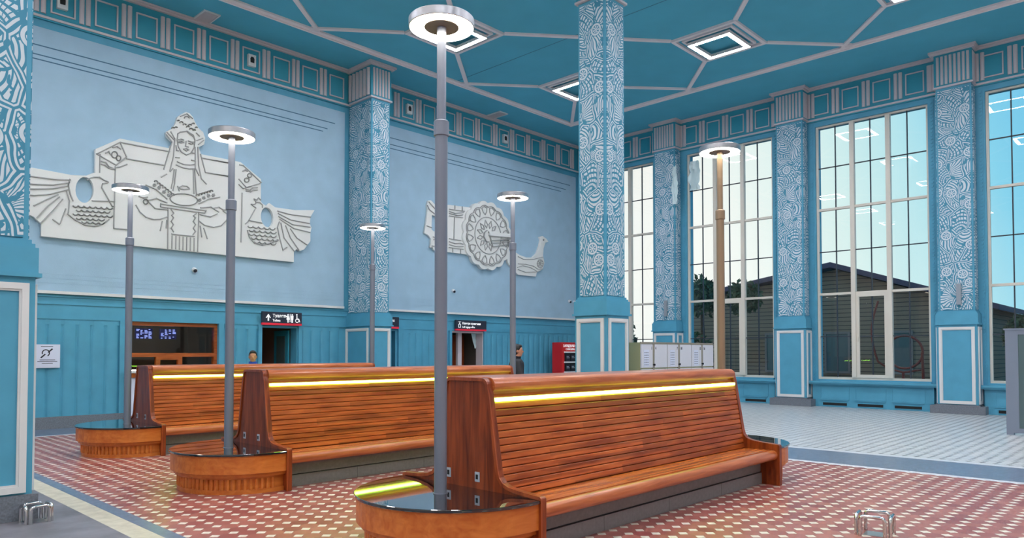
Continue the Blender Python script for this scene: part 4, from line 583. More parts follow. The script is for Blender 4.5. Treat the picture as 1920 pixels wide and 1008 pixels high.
# window base: sill, panelled apron, heater slots; beaded reveals
g = MB()
for cW in EAST_W:
    a, b = cW-1.72, cW+1.72
    b = min(b, YA)
    g.box(XB-.16, XB, a+.1, b-.1, 0, .66, 0)
    g.box(XB-.30, XB+.02, a, b, .70, .755, 0); g.box(XB-.26, XB+.02, a+.02, b-.02, .655, .70, 0); g.box(XB-.05, XB+.1, cW-HW, cW+HW, .755, WZ[0]+.005, 0)
    for k in (-1, 0, 1):
        q = cW+k*.98
        frame_rect(g, XB-.16, q-.42, q+.42, .22, .60, .03, .014, 0, 0)
        g.box(XB-.19, XB-.16, q-.40, q+.40, .19, .215, 0)
        g.box(XB-.166, XB-.158, q-.34, q+.34, .045, .125, 1)
        g.box(XB-.172, XB-.158, q-.35, q+.35, .125, .14, 0); g.box(XB-.172, XB-.158, q-.35, q+.35, .03, .045, 0)
    # bead rows beside the opening
    for s_ in (-1, 1):
        yb = cW+s_*(HW+.1)
        if yb > YA-.05: continue
        g.box(XB-.02, XB, yb-.05, yb+.05, .76, 8.55, 0)
        z = .82
        while z < 8.5:
            g.box(XB-.045, XB-.018, yb-.025, yb+.025, z, z+.05, 0); z += .1
tag(g.build('trim_7', [M['blue'], M['dark']]), kind='structure')

# windows
def make_window(idx, cW):
    t = struct('window_%d' % idx, (XB+.12, cW, WZ[0]))
    O = (XB+.12, cW, WZ[0]); fr = MB(); x0, x1 = XB+.08, XB+.17; a, b = cW-HW, cW+HW; z0, z1 = WZ
    fr.box(x0, x1, a, a+.06, z0, z1); fr.box(x0, x1, b-.06, b, z0, z1); fr.box(x0, x1, a+.06, b-.06, z0, z0+.07); fr.box(x0, x1, a+.06, b-.06, z1-.05, z1)
    W3 = (2*HW-.12)/3
    mull = [a+.06+W3, a+.06+2*W3]
    for q in mull: fr.box(x0-.05, x1, q-.06, q+.06, z0+.07, z1-.05)
    rows = [z0+(z1-z0)*k/6 for k in range(1, 6)]
    for k in (1, 3): fr.box(x0-.01, x1, a+.06, b-.06, rows[k]-.035 + (0 if k == 3 else .0), rows[k]+.035)
    fr.build('window_frame', M['win_frame'], t, O)
    cm = MB()
    for k in (0, 2, 4): cm.box(x0+.03, x1-.02, a+.06, b-.06, rows[k]-.014, rows[k]+.014)
    for k in range(3):
        q = a+.06+W3*(k+.5); cm.box(x0+.03, x1-.02, q-.014, q+.014, z0+.07, z1-.05)
    cm.build('glazing_bars', M['came'], t, O)
    cs = MB(); q0, q1 = mull[0]+.06, mull[1]-.06; c0, c1 = z0+.07, rows[1]-.035
    frame_rect(cs, x0+.03, q0, q1, c0, c1, .09, .05, 0, 0)
    cs.box(x0-.05, x0-.02, q1-.06, q1-.04, c0+1.05, c0+1.2)
    cs.build('casement', M['win_frame'], t, O)
    gl = MB(); gl.add([(x0+.045, a+.03, z0+.03), (x0+.045, b-.03, z0+.03), (x0+.045, b-.03, z1-.03), (x0+.045, a+.03, z1-.03)], [(0,1,2,3)])
    gl.build('window_glass', M['glass'], t, O)
for i, cW in enumerate(EAST_W): make_window(i+1, cW)

# ------------------------------------------------------------------ columns and pilasters
def pier(name, x0, x1, y0, y1, faces, label, cat='column', group=None, reeds=7, ybk=None):
    """x0..x1,y0..y1: shaft footprint; faces: subset of 'S','W','E','N' that are decorated"""
    t = thing(name, ((x0+x1)/2, (y0+y1)/2, 0), label, cat, group); O = ((x0+x1)/2, (y0+y1)/2, 0)
    def ring(mb, o, z0, z1, mi=0):
        mb.box(x0-(o if 'W' in faces else 0), x1+(o if 'E' in faces else 0), y0-(o if 'S' in faces else 0), y1+(o if 'N' in faces else 0), z0, z1, mi)
    s = MB(); ring(s, 0, 2.3, ZC); s.build('shaft', M['blue'], t, O)
    s = MB(); ring(s, .055, .24, 2.33); ring(s, .10, 2.33, 2.37); ring(s, .075, 2.37, 2.62); ring(s, .05, 2.62, 2.66); ring(s, .025, 2.66, 2.70); s.build('pedestal', M['blue'], t, O)
    s = MB(); ring(s, .10, 0, .24); s.build('granite_base', M['granite'], t, O)
    fr = MB(); cv = MB(); cp = MB()
    for F in faces:
        if F in 'SN': ax, sg, fx, a, b = 1, (-1 if F == 'S' else 1), (y0 if F == 'S' else y1), x0, x1
        else: ax, sg, fx, a, b = 0, (-1 if F == 'W' else 1), (x0 if F == 'W' else x1), y0, y1
        frame_rect(fr, fx+sg*.055, a+.0, b-.0, .26, 2.27, .06, .03, ax, 0, sg); frame_rect(fr, fx+sg*.055, a+.05, b-.05, .31, 2.22, .03, .018, ax, 0, sg)
        if ax == 1: cv.box(a+.045, b-.045, fx, fx+sg*.018, 2.72, 8.58)
        else: cv.box(fx, fx+sg*.018, a+.045, b-.045, 2.72, 8.58)
        p = (b-a-.02)/reeds
        for k in range(reeds): halfround(cp, fx+sg*.03, a+.01+p*(k+.5), p*.34, 8.74, 9.50, ax, 0, sg, 6, .9)
    fr.build('panel_frame', M['white'], t, O)
    cv.build('carved_panel', M['carved'], t, O)
    ring(cp, .03, 8.70, 9.56, 1); ring(cp, .055, 8.655, 8.70, 0); ring(cp, .09, 9.56, 9.60, 0); ring(cp, .14, 9.60, ZC-.004, 0)
    cp.build('capital', [M['mould'], M['teal']], t, O)
    return t
pier('column', 11.39, 12.03, 8.33, 8.99, 'SWEN', 'free-standing square column carved with white folk ornament, in the middle of the hall', reeds=6)
pier('column', 1.16, 1.81, 8.25, 8.9, 'SWEN', 'near square column cut by the left edge, white framed blue panel at its foot', reeds=6)
pier('column', 11.6, 12.22, 16.42, YA, 'SWE', 'square column standing against the relief wall between its two pale fields', reeds=6)
pier('column', 1.2, 1.82, 16.42, YA, 'SWE', 'square column against the relief wall, hidden behind the near left column', reeds=6)
PL = {4.57: 'carved blue pilaster on the window wall, first from the grey partition', 8.97: 'carved blue pilaster on the window wall between the two middle windows',
      13.37: 'carved blue pilaster on the window wall, standing behind the lockers', .17: 'carved blue pilaster on the window wall behind the grey partition', -4.2: 'carved blue pilaster two window bays beyond the grey partition', -8.6: 'carved blue pilaster farthest beyond the right edge, next to the south wall'}
for p in EAST_P:
    o = pier('pilaster', 21.74, XB, p-.41, p+.41, 'WSN', PL.get(p, 'carved blue pilaster on the window wall beyond the right edge'), 'pilaster', reeds=8)
    s = MB(); s.box(21.6, 21.99, p-.63, p+.63, 0, .21); s.build('granite_plinth', M['granite'], o, ((21.74+XB)/2, p, 0))

# ------------------------------------------------------------------ wall reliefs
RO = (8.0, YA-.05, 4.0)
t = thing('wall_relief', RO, 'cream relief of a woman holding bread between two birds, on the left pale wall field', 'wall relief')
slab('relief_slab', [R1_OUT]+R1_HOLES, YA-.05, .10, M['relief'], t, RO)
mb = MB(); ridges(mb, R1_LINES, YA-.15, .026, .025); mb.build('raised_shade_lines', M['relief_shade_line'], t, RO)
RO = (17.0, YA-.05, 5.5)
t = thing('wall_relief', RO, 'cream relief of a rosette disc and a bird-headed vessel, on the right pale wall field', 'wall relief')
slab('handle_block', [R2_BLOCK]+R2_HOLES, YA-.05, .08, M['relief'], t, RO)
slab('bird_vessel', [R2_BOAT], YA-.05, .09, M['relief'], t, RO)
dc = (16.99, 5.55); sc = []
for k in range(16*8):
    a = 2*PI*k/(16*8); r = 1.10+.075*abs(math.sin(a*8)); sc.append((dc[0]+r*math.cos(a), dc[1]+r*math.sin(a)))
slab('rosette_disc', [sc], YA-.05, .14, M['relief'], t, RO)
slab('needle', [R2_BAR], YA-.19, .05, M['relief'], t, RO)
mb = MB(); ln = []
def circ(r, n=40, a0=0, a1=2*PI): return [(dc[0]+r*math.cos(a0+(a1-a0)*k/n), dc[1]+r*math.sin(a0+(a1-a0)*k/n)) for k in range(n+1)]
ln.append(circ(.62)); ln.append([(dc[0]+(.96+.06*abs(math.sin(a*8)))*math.cos(a), dc[1]+(.96+.06*abs(math.sin(a*8)))*math.sin(a)) for a in [2*PI*k/128 for k in range(129)]])
for k in range(16):
    a = 2*PI*(k+.5)/16; R = lambda r, da: (dc[0]+r*math.cos(a+da), dc[1]+r*math.sin(a+da))
    ln.append([R(.70, 0), R(.80, .10), R(.93, .13)]); ln.append([R(.70, 0), R(.80, -.10), R(.93, -.13)])
    ln.append([R(.93, .13), R(.98, 0), R(.93, -.13)])
for k in range(9):
    a = PI*.25+2*PI*k/12; R = lambda r, da: (dc[0]+r*math.cos(a+da), dc[1]+r*math.sin(a+da))
    ln.append([R(.26, 0), R(.38, .18), R(.52, 0), R(.38, -.18), R(.26, 0)])
ridges(mb, ln, YA-.19, .026, .028); mbb, mbv = MB(), MB() 
for l in R2_LINES:
    on = math.hypot(l[0][0]-dc[0], l[0][1]-dc[1]) < 1.12
    ridges(mb if on else (mbb if l[0][0] < 17 else mbv), [l], YA-(.20 if on else .13), .045 if on else .03, .026)
for q_, p_ in ((mb, 'rosette_disc'), (mbb, 'handle_block'), (mbv, 'bird_vessel')):
    q_.build('raised_shade_lines', M['relief_shade_line'], [c_ for c_ in t.children if c_.name.startswith(p_)][0], RO)

# ------------------------------------------------------------------ benches
BL = 4.38                                # distance between the outer faces of the end panels
def arc_pts(cx, cz, r, a0, a1, n): return [(cx+r*math.cos(math.radians(a0+(a1-a0)*k/n)), cz+r*math.sin(math.radians(a0+(a1-a0)*k/n))) for k in range(n+1)]
HALF = [(.86, 0), (.86, .455)]+arc_pts(.835, .465, .025, 0, 80, 3)+[(.62, .505), (.50, .522), (.44, .545), (.405, .585), (.388, .64), (.285, 1.25), (.268, 1.31)]+arc_pts(.20, 1.32, .068, 15, 90, 4)
def mirror(h): return h+[(-a, b) for a, b in reversed(h)]
END_POLY = mirror(HALF)
def shrink(h, d):
    o = []
    n = len(h)
    for i, p in enumerate(h):
        a = Vector(h[max(i-1, 0)]); b = Vector(h[min(i+1, n-1)]); t_ = (b-a).normalized(); nn = Vector((-t_.y, t_.x))
        o.append((p[0]+nn.x*d, p[1]+nn.y*d))
    return o
def make_bench():
    t = thing('bench', (0,0,0), 'x', 'bench')
    # end panels with a raised bead along the edge
    for x0, x1, out in ((0, .05, -1), (BL-.05, BL, 1)):
        e = MB(); e.prism(END_POLY, x0, x1, 0); ep = e.build('end_panel', M['wood_end'], t, bevel=.004)
        e = MB(); inner = shrink(HALF[1:], .028); outer = HALF[1:]
        band = mirror(outer); bi = mirror(inner); fx = (x0-.014) if out < 0 else x1; fx2 = x0 if out < 0 else x1+.014
        n = len(band)
        vs = [(fx, a, b) for a, b in band]+[(fx, a, b) for a, b in bi]+[(fx2, a, b) for a, b in band]+[(fx2, a, b) for a, b in bi]
        fs = []
        for i in range(n-1): fs += [(i, i+1, n+i+1, n+i), (2*n+i, 3*n+i, 3*n+i+1, 2*n+i+1), (i, 2*n+i, 2*n+i+1, i+1), (n+i, n+i+1, 3*n+i+1, 3*n+i)]
        e.add(vs, fs)
        for sg in (-1, 1): e.box(fx, fx2, sg*.86, sg*.832, 0, .46)
        e.build('edge_bead', M['wood_edge'], ep)
        for yy in (.22, -.14):
            s_ = MB(); xf = x0 if out < 0 else x1
            s_.box(xf, xf+out*.008, yy-.027, yy+.027, .52, .60); so = s_.build('socket_plate', M['socket'], ep)
            s_ = MB(); s_.box(xf+out*.008, xf+out*.0095, yy-.012, yy+.014, .54, .58); s_.build('socket_insert', M['dark'], so)
    i0, i1 = .05, BL-.05
    for sg in (-1, 1):
        # backrest laths
        b = MB(); p0 = Vector((.398, .414)); p1 = Vector((.270, 1.186)); L = (p1-p0).length; k = 13; d = (p1-p0)/L; nn = Vector((d.y, -d.x))
        pit = L/k
        for i in range(k):
            a = p0+d*(pit*i+.0026); c_ = p0+d*(pit*(i+1)-.0026)
            q = [a-nn*.01, a+nn*.012, a+nn*.018+d*.006, c_+nn*.018-d*.006, c_+nn*.012, c_-nn*.01]
            q = [(sg*v.x, v.y) for v in q]; b.prism(q, i0, i1, 0)
        q = [p0-nn*.014, p1-nn*.014, p1-nn*.004, p0-nn*.004]; b.prism([(sg*v.x, v.y) for v in q], i0, i1, 0, 1)
        b.build('backrest', [M['wood_slat'], M['lath_gap']], t)
        # seat laths and rounded nose
        b = MB(); ys_ = [.345, .46, .50, .535, .57, .605, .64, .675, .71, .735]
        for a, c_ in zip(ys_[:-1], ys_[1:]):
            za = .408+(a-.37)*.02; b.prism([(sg*(a+.0015), za-.02), (sg*(a+.0015), za+.002), (sg*(a+.004), za+.004), (sg*(c_-.004), za+.004), (sg*(c_-.0015), za+.002), (sg*(c_-.0015), za-.02)], i0, i1, 0)
        b.prism([(sg*.345, .36), (sg*.74, .36), (sg*.74, .402), (sg*.345, .398)], i0, i1, 0)
        b.build('seat', M['wood_seat'], t)
        b = MB(); b.prism([(sg*a, z) for a, z in [(.735, .30)]+arc_pts(.775, .358, .06, -80, 110, 12)], i0, i1, 0, 0, True); b.build('seat_nose', M['wood_cap'], t)
        # cove, light strip
        b = MB(); b.prism([(sg*a, z) for a, z in [(.0, 1.19), (.262, 1.19), (.262, 1.223), (.286, 1.223), (.286, 1.226), (.262, 1.230), (.240, 1.25), (.235, 1.285), (0, 1.285)]], i0, i1, 0); b.build('light_cove', M['wood_cap'], t)
        b = MB(); b.prism([(sg*a, z) for a, z in [(.266, 1.192), (.298, 1.190), (.306, 1.197), (.306, 1.218), (.300, 1.2225), (.266, 1.2225)]], i0+.02, i1-.02, 0); b.build('light_strip', M['strip'], t)
        # plinth
        b = MB(); b.box(i0, i1, sg*.60, sg*.62, .145, .33); b.box(i0, i1, sg*.60, sg*.635, 0, .135); b.box(i0, i1, sg*.59, sg*.61, .13, .15, 1); 
        for xx in (1.1, 2.2, 3.3): b.box(xx-.0015, xx+.0015, sg*.635, sg*.6355, 0, .135, 1)
        b.build('plinth', [M['kick'], M['dark']], t)
    b = MB(); h = [(.215, 1.285), (.262, 1.275), (.287, 1.29), (.292, 1.31)]+arc_pts(.225, 1.325, .067, 0, 90, 6)
    b.prism(mirror(h), i0, i1, 0, 0, False); b.build('top_cap', M['wood_cap'], t, bevel=.003)
    # end tables: half-round, black granite over a timber apron and a fluted foot
    for xe, sg in ((0, -1), (BL, 1)):
        def D(r, st, n=36):
            return [(xe, -r)]+[(xe+sg*(st+r*math.cos(-PI/2+PI*k/n)), r*math.sin(-PI/2+PI*k/n)) for k in range(n+1)]+[(xe, r)]
        tb = MB(); tb.prism(D(.835, .10), .235, .437, 2, 0, False); tb.prism(D(.80, .10), .195, .235, 2); e = tb.build('end_table', M['wood_apron'], t, bevel=.003)
        for p_ in e.data.polygons: p_.use_smooth = False
        g = MB(); g.prism(D(.852, .10), .437, .462, 2); g.build('granite_top', M['black_granite'], e, bevel=.005)
        g = MB(); g.prism(D(.74, .10), .0, .19, 2); g.prism(D(.76, .10), .17, .197, 2); g.prism(D(.76, .10), 0, .05, 2)
        for k in range(38):
            a = -PI/2+PI*(k+.5)/38; cx_, cy_ = xe+sg*(.10+.742*math.cos(a)), .742*math.sin(a)
            g.tube([(cx_, cy_, .05), (cx_, cy_, .17)], .024, 8)
        g.build('fluted_foot', M['wood_end' if False else 'wood_apron'], e)
    return t
B0 = make_bench()
BENCH = [(4.19, 4.53, 'wooden double-sided bench nearest the camera, largest of the three'),
         (4.27, 8.50, 'wooden double-sided bench in the middle, between the other two'),
         (4.37, 12.50, 'wooden double-sided bench farthest from the camera, nearest the ticket window')]
for i, (x, y, lb) in enumerate(BENCH):
    o = B0 if i == 0 else copy_tree(B0)
    o.location = (x, y, 0); o['label'] = lb; o['group'] = 'double-sided benches with light strips'

# ------------------------------------------------------------------ lamp posts on the bench end tables
def make_lamp():
    t = thing('lamp_post', (0,0,0), 'x', 'lamp')
    p = MB(); p.lathe([(.052, 0), (.052, 2.93), (.0, 2.93)], seg=32); p.lathe([(0, 0), (.06, 0), (.06, .006), (.052, .008)], seg=32); p.build('lower_pole', M['pole'], t)
    p = MB(); p.lathe([(.052, 2.90), (.063, 2.905), (.063, 3.02), (.052, 3.03), (.038, 3.03)], seg=32); p.build('collar', M['pole'], t)
    p = MB(); p.lathe([(.038, 3.0), (.038, 3.815)], seg=32); p.build('upper_pole', M['pole'], t)
    p = MB(); p.lathe([(0, 3.87), (.262, 3.87), (.27, 3.862), (.27, 3.80), (.262, 3.797), (.262, 3.81)], seg=64); hd = p.build('lamp_head', M['alu'], t)
    p = MB(); p.lathe([(.142, 3.806), (.262, 3.806)], seg=64); p.build('diffuser_ring', M['disc_glow'], hd)
    p = MB(); p.lathe([(0, 3.80), (.142, 3.80), (.142, 3.808)], seg=48); p.build('hub_plate', M['disc_hub'], hd)
    return t
L0 = make_lamp()
LAMPS = [(3.845, 4.465, 1.003, 'grey lamp post nearest the camera, on the round end table of the nearest bench'),
         (3.93, 8.44, .985, 'grey lamp post on the near end table of the middle bench'),
         (4.11, 12.41, .985, 'grey lamp post on the near end table of the farthest bench, leftmost lamp'),
         (8.87, 4.60, 1.005, 'tan lamp post in front of the windows, at the far end of the nearest bench'),
         (8.90, 8.46, .995, 'grey lamp post at the far end of the middle bench, before the rosette relief'),
         (9.00, 12.67, .995, 'grey lamp post at the far end of the farthest bench, before the wall column')]
tan = None
for i, (x, y, s, lb) in enumerate(LAMPS):
    o = L0 if i == 0 else copy_tree(L0)
    o.location = (x, y, .462); o.scale = (1, 1, s); o['label'] = lb; o['group'] = 'lamp posts on the bench end tables'
    if i == 3:
        for ch in o.children:
            if 'pole' in ch.name or 'collar' in ch.name:
                ch.data = ch.data.copy(); ch.data.materials.clear(); ch.data.materials.append(M['tanpole'])

# ------------------------------------------------------------------ ticket window
RT = (6.8, YA+.15, .95)
t = thing('ticket_window', RT, 'wood-framed ticket window with dark glass, left of the toilets doorway', 'ticket window')
x0, x1, z0, z1 = TW; yf = YA+.04
m_ = MB(); 
for b_ in ((x0, x0+.07, z0, z1), (x1-.07, x1, z0, z1), (x0+.07, x1-.07, z1-.09, z1), (x0+.07, x1-.07, z0, z0+.05)): m_.box(b_[0], b_[1], yf, yf+.16, b_[2], b_[3])
m_.box(x0+.07, x1-.07, yf, yf+.12, 1.50, 1.59)
for a in (6.42, 6.92): m_.box(a, a+.09, yf, yf+.12, z0+.05, 1.50)
m_.box(6.51, 6.92, yf, yf+.1, 1.43, 1.50)
m_.box(6.51, 6.92, yf, yf+.1, 1.20, 1.25)
m_.build('window_frame', M['wood_frame'], t, RT)
m_ = MB(); m_.box(x0-.02, x1+.02, YA-.28, YA+.25, 1.14, 1.18, 1); m_.box(x0-.02, x1+.02, YA-.26, YA, 1.04, 1.14, 0); m_.build('counter', [M['wood_frame'], M['white']], t, RT)
m_ = MB(); m_.box(x0+.1, x1-.1, YA+.2, YA+.24, 1.185, 1.205); m_.build('counter_light', M['counter_glow'], t, RT)
m_ = MB(); m_.box(x0+.05, x1+.0, YA-.2, YA-.01, .0, 1.04); m_.build('counter_front', M['paper'], t, RT)
m_ = MB(); m_.add([(x0+.05, yf+.07, z0+.05), (x1-.05, yf+.07, z0+.05), (x1-.05, yf+.07, z1-.05), (x0+.05, yf+.07, z1-.05)], [(0,1,2,3)]); m_.build('window_pane', M['glass_dark'], t, RT)
# room behind
def room(idx, x0, x1, dep, z1, m, back=None):
    r = MB(); y0 = YA+.3
    r.box(x0-.05, x0, y0, y0+dep, 0, z1); r.box(x1, x1+.05, y0, y0+dep, 0, z1); r.box(x0-.05, x1+.05, y0+dep, y0+dep+.05, 0, z1)
    r.box(x0-.05, x1+.05, y0, y0+dep+.05, z1, z1+.05); r.box(x0-.05, x1+.05, YA, y0+dep+.05, -.02, 0.0)
    tag(r.build('wall_room_%d' % idx, m), kind='structure')
room(1, 5.3, 8.3, 2.6, 2.7, M['dark_room'])
room(2, D1[0]-.0, D1[1]+.0, 2.0, 2.5, M['brown_room'])
room(3, D2[0]-.0, D2[1]+.0, 1.6, 2.5, M['dark_room'])
room(4, D3[0]-.3, D3[1]+.3, 2.2, 2.5, M['dark_room'])
for i, (xa, lb) in enumerate(((6.62, 'blue departure screen behind the ticket window glass, left one'), (7.2, 'blue departure screen behind the ticket window glass, right one'))):
    O = (xa, YA+1.4, 1.94); s = thing('departure_screen', O, lb, 'screen', 'screens behind the ticket window')
    m_ = MB(); m_.box(xa-.2, xa+.2, YA+1.4, YA+1.45, 1.94, 2.2); m_.build('display', M['screen_bg'], s, O)
    m_ = MB(); rr = random.Random(i+3)
    for r_ in range(8):
        for c_ in range(4):
            if rr.random() < .8: m_.box(xa-.18+c_*.095, xa-.18+c_*.095+.03+.05*rr.random(), YA+1.392, YA+1.4, 1.955+r_*.03, 1.972+r_*.03)
    m_.build('text_rows', M['screen'], s, O)

O = (6.9, YA+1.9, 2.66); lt_ = thing('office_fill_light', O, 'unseen lamp added inside the ticket office to brighten it behind the window', 'ceiling light')  # added lamp, lifts the dark room behind the ticket window
m_ = MB(); m_.box(6.3, 7.5, YA+1.8, YA+2.0, 2.65, 2.70); m_.build('housing', M['white'], lt_, O)
m_ = MB(); m_.box(6.33, 7.47, YA+1.83, YA+1.97, 2.64, 2.65); m_.build('diffuser', M['counter_glow'], lt_, O)

# ------------------------------------------------------------------ doorways
def jamb(name, D, label, frame_m, reveal_m):
    O = ((D[0]+D[1])/2, YA, 0); t = thing(name, O, label, 'doorway')
    m_ = MB(); m_.box(D[0], D[0]+.03, YA+.0, YA+.32, 0, 2.3); m_.box(D[1]-.03, D[1], YA, YA+.32, 0, 2.3); m_.box(D[0]+.03, D[1]-.03, YA, YA+.32, 2.25, 2.3)
    m_.build('door_frame', frame_m, t, O)
    return t, O
t, O = jamb('doorway', D1, 'dark doorway to the toilets under the sign with three figures', M['blue'], None)
m_ = MB(); m_.box(D1[1]-.09, D1[1]-.04, YA+.35, YA+1.1, .02, 2.2); dl = m_.build('door_leaf', M['teal'], t, O)
m_ = MB(); m_.box(D1[1]-.10, D1[1]-.09, YA+.5, YA+.95, 1.2, 2.05); m_.build('door_pane', M['partition_glass'], dl, O)
m_ = MB(); m_.box(D1[0]+.55, D1[0]+.72, YA+1.9, YA+1.96, 0, 2.3); m_.build('inner_post', M['kick'], t, O)
t, O = jamb('doorway', D2, 'narrow dark doorway just right of the wall column', M['blue'], None)
m_ = MB(); m_.box(D2[1]-.09, D2[1]-.04, YA+.32, YA+1.0, .02, 2.2); m_.build('door_leaf', M['teal'], t, O)
t, O = jamb('doorway', D3, 'doorway to the luggage office with a brown board and torn film inside', M['mould'], None)
m_ = MB(); m_.box(D3[0]+.53, D3[0]+.70, YA+.25, YA+.35, 0, 2.25); m_.build('middle_post', M['mould'], t, O)
m_ = MB(); m_.box(D3[0]+.70, D3[1]-.05, YA+.9, YA+.95, 0, 2.2); m_.build('brown_board', M['wood_end'], t, O)
m_ = MB(); vs = []; rr = random.Random(5)
for i in range(7):
    for j in range(5): vs.append((D3[1]-.03-.22*j/4*(1-.7*i/6), YA+.30+.03*rr.random(), 2.24-.5*i/6))
m_.add(vs, [(i*5+j, i*5+j+1, (i+1)*5+j+1, (i+1)*5+j) for i in range(6) for j in range(4)], 0, True); m_.build('torn_film', M['film'], t, O)
# counter with two small figurines just inside the luggage office
O = (15.78, YA+.5, 0); cn = thing('counter_table', O, 'dark counter inside the luggage office doorway', 'counter')
m_ = MB(); m_.box(15.5, 16.0, YA+.38, YA+.75, .95, 1.0); m_.build('table_top', M['dark'], cn, O)
m_ = MB(); m_.box(15.52, 15.98, YA+.42, YA+.72, 0, .95); m_.build('table_body', M['dark'], cn, O)
for k, (xx, c1) in enumerate(((15.62, 'yellow'), (15.83, 'white'))):
    O = (xx, YA+.5, 1.0); q = thing('figurine', O, 'small white figurine with a %s head on the counter in the luggage office doorway' % c1, 'figurine', 'figurines on the luggage counter')
    m_ = MB(); m_.lathe([(0, 1.0), (.05, 1.0), (.05, 1.02), (.025, 1.12), (.03, 1.15), (.012, 1.19)], xx, YA+.5, 14); m_.build('body', M['camera_white'], q, O)
    m_ = MB(); m_.lathe([(0.008, 1.185), (.03, 1.20), (.036, 1.225), (.026, 1.255), (0, 1.265)], xx, YA+.5, 14); m_.build('head', mat('pale_yellow_cap', (226, 214, 120), .5) if k == 0 else M['camera_white'], q, O)

# ------------------------------------------------------------------ signs over the doors
def sign(x0, x1, label, lines, icons, isz):
    O = ((x0+x1)/2, YA-.1, 2.32); t = thing('direction_sign', O, label, 'sign')
    m_ = MB(); m_.box(x0, x1, YA-.14, YA-.07, 2.37, 2.66); m_.build('sign_board', M['sign'], t, O)
    m_ = MB(); m_.box(x0, x1, YA-.142, YA-.068, 2.315, 2.37); m_.build('red_band', M['sign_red'], t, O)
    for a in (x0+.2, x1-.2): MB().box(a-.02, a+.02, YA-.09, YA-.036, 2.42, 2.5).build('bracket', M['alu'], t, O)
    for (xx, zz, body, sz) in lines:
        text_mesh('lettering', body, sz, M['sign_white'], t, (xx-O[0], -.04-.003, zz-O[2]), (PI/2, 0, 0), xs=.92, bold=.002)
    if icons: icons(t, O)
    return t
def tri(mb, pts, y=YA-.147): mb.prism(pts, y, y+.006, 1)
def circle2(mb, cx, cz, r, n=14, y=YA-.147): mb.prism([(cx+r*math.cos(2*PI*k/n), cz+r*math.sin(2*PI*k/n)) for k in range(n)], y, y+.006, 1)
def icons_toilet(t, O):
    m_ = MB(); a = 9.10
    tri(m_, [(a-.07, 2.50), (a, 2.60), (a+.07, 2.50), (a+.045, 2.495), (a+.018, 2.53), (a+.018, 2.42), (a-.018, 2.42), (a-.018, 2.53), (a-.045, 2.495)]); m_.build('arrow', M['sign_white'], t, O)
    m_ = MB()
    for cx, sk in ((9.655, True), (9.715, None), (9.775, False)):
        if sk is None: m_.box(cx-.006, cx+.006, YA-.147, YA-.141, 2.40, 2.62); continue
        circle2(m_, cx, 2.60, .019)
        if sk: tri(m_, [(cx-.02, 2.575), (cx+.02, 2.575), (cx+.045, 2.47), (cx-.045, 2.47)])
        else: tri(m_, [(cx-.035, 2.575), (cx+.035, 2.575), (cx+.03, 2.47), (cx-.03, 2.47)])
        m_.box(cx-.022, cx-.004, YA-.147, YA-.141, 2.39, 2.48); m_.box(cx+.004, cx+.022, YA-.147, YA-.141, 2.39, 2.48)
    m_.build('people_symbol', M['sign_white'], t, O)
    m_ = MB(); cx = 9.92; circle2(m_, cx-.01, 2.605, .02)
    n = 20; ro, ri = .055, .038
    for k in range(n):
        a0 = 2*PI*k/n; a1 = 2*PI*(k+1)/n
        if .2 < a0 < 1.6: continue
        m_.prism([(cx+ro*math.cos(a0), 2.445+ro*math.sin(a0)), (cx+ro*math.cos(a1), 2.445+ro*math.sin(a1)), (cx+ri*math.cos(a1), 2.445+ri*math.sin(a1)), (cx+ri*math.cos(a0), 2.445+ri*math.sin(a0))], YA-.147, YA-.141, 1)
    m_.box(cx-.018, cx+.004, YA-.147, YA-.141, 2.48, 2.58); m_.box(cx-.018, cx+.05, YA-.147, YA-.141, 2.48, 2.50); tri(m_, [(cx+.035, 2.50), (cx+.055, 2.50), (cx+.09, 2.41), (cx+.07, 2.405)])
    m_.build('wheelchair_symbol', M['sign_white'], t, O)
def icons_luggage(t, O):
    m_ = MB(); a = 15.75
    frame_rect(m_, YA-.141, a-.05, a+.05, 2.41, 2.53, .018, .006, 1, 0); m_.box(a-.018, a+.018, YA-.147, YA-.141, 2.545, 2.56)
    m_.box(a-.006, a+.006, YA-.147, YA-.141, 2.53, 2.61); m_.box(a-.06, a+.06, YA-.147, YA-.141, 2.59, 2.605)
    m_.build('luggage_symbol', M['sign_white'], t, O)
sign(8.94, 10.06, 'dark sign with an arrow and toilet symbols over the leftmost doorway', [(9.22, 2.52, '\u0422\u0443\u0430\u043b\u0435\u0442\u044b', .115), (9.22, 2.41, 'Toilets', .085)], icons_toilet, 0)
sign(12.5, 13.3, 'dark sign half hidden behind the wall column', [(12.86, 2.53, '\u0412\u044b\u0445\u043e\u0434', .095)], None, 0)
sign(15.6, 16.97, 'dark sign with a luggage symbol over the luggage office doorway', [(15.87, 2.52, '\u041a\u0430\u043c\u0435\u0440\u0430 \u0445\u0440\u0430\u043d\u0435\u043d\u0438\u044f', .105), (15.87, 2.41, 'Left luggage office', .085)], icons_luggage, 0)

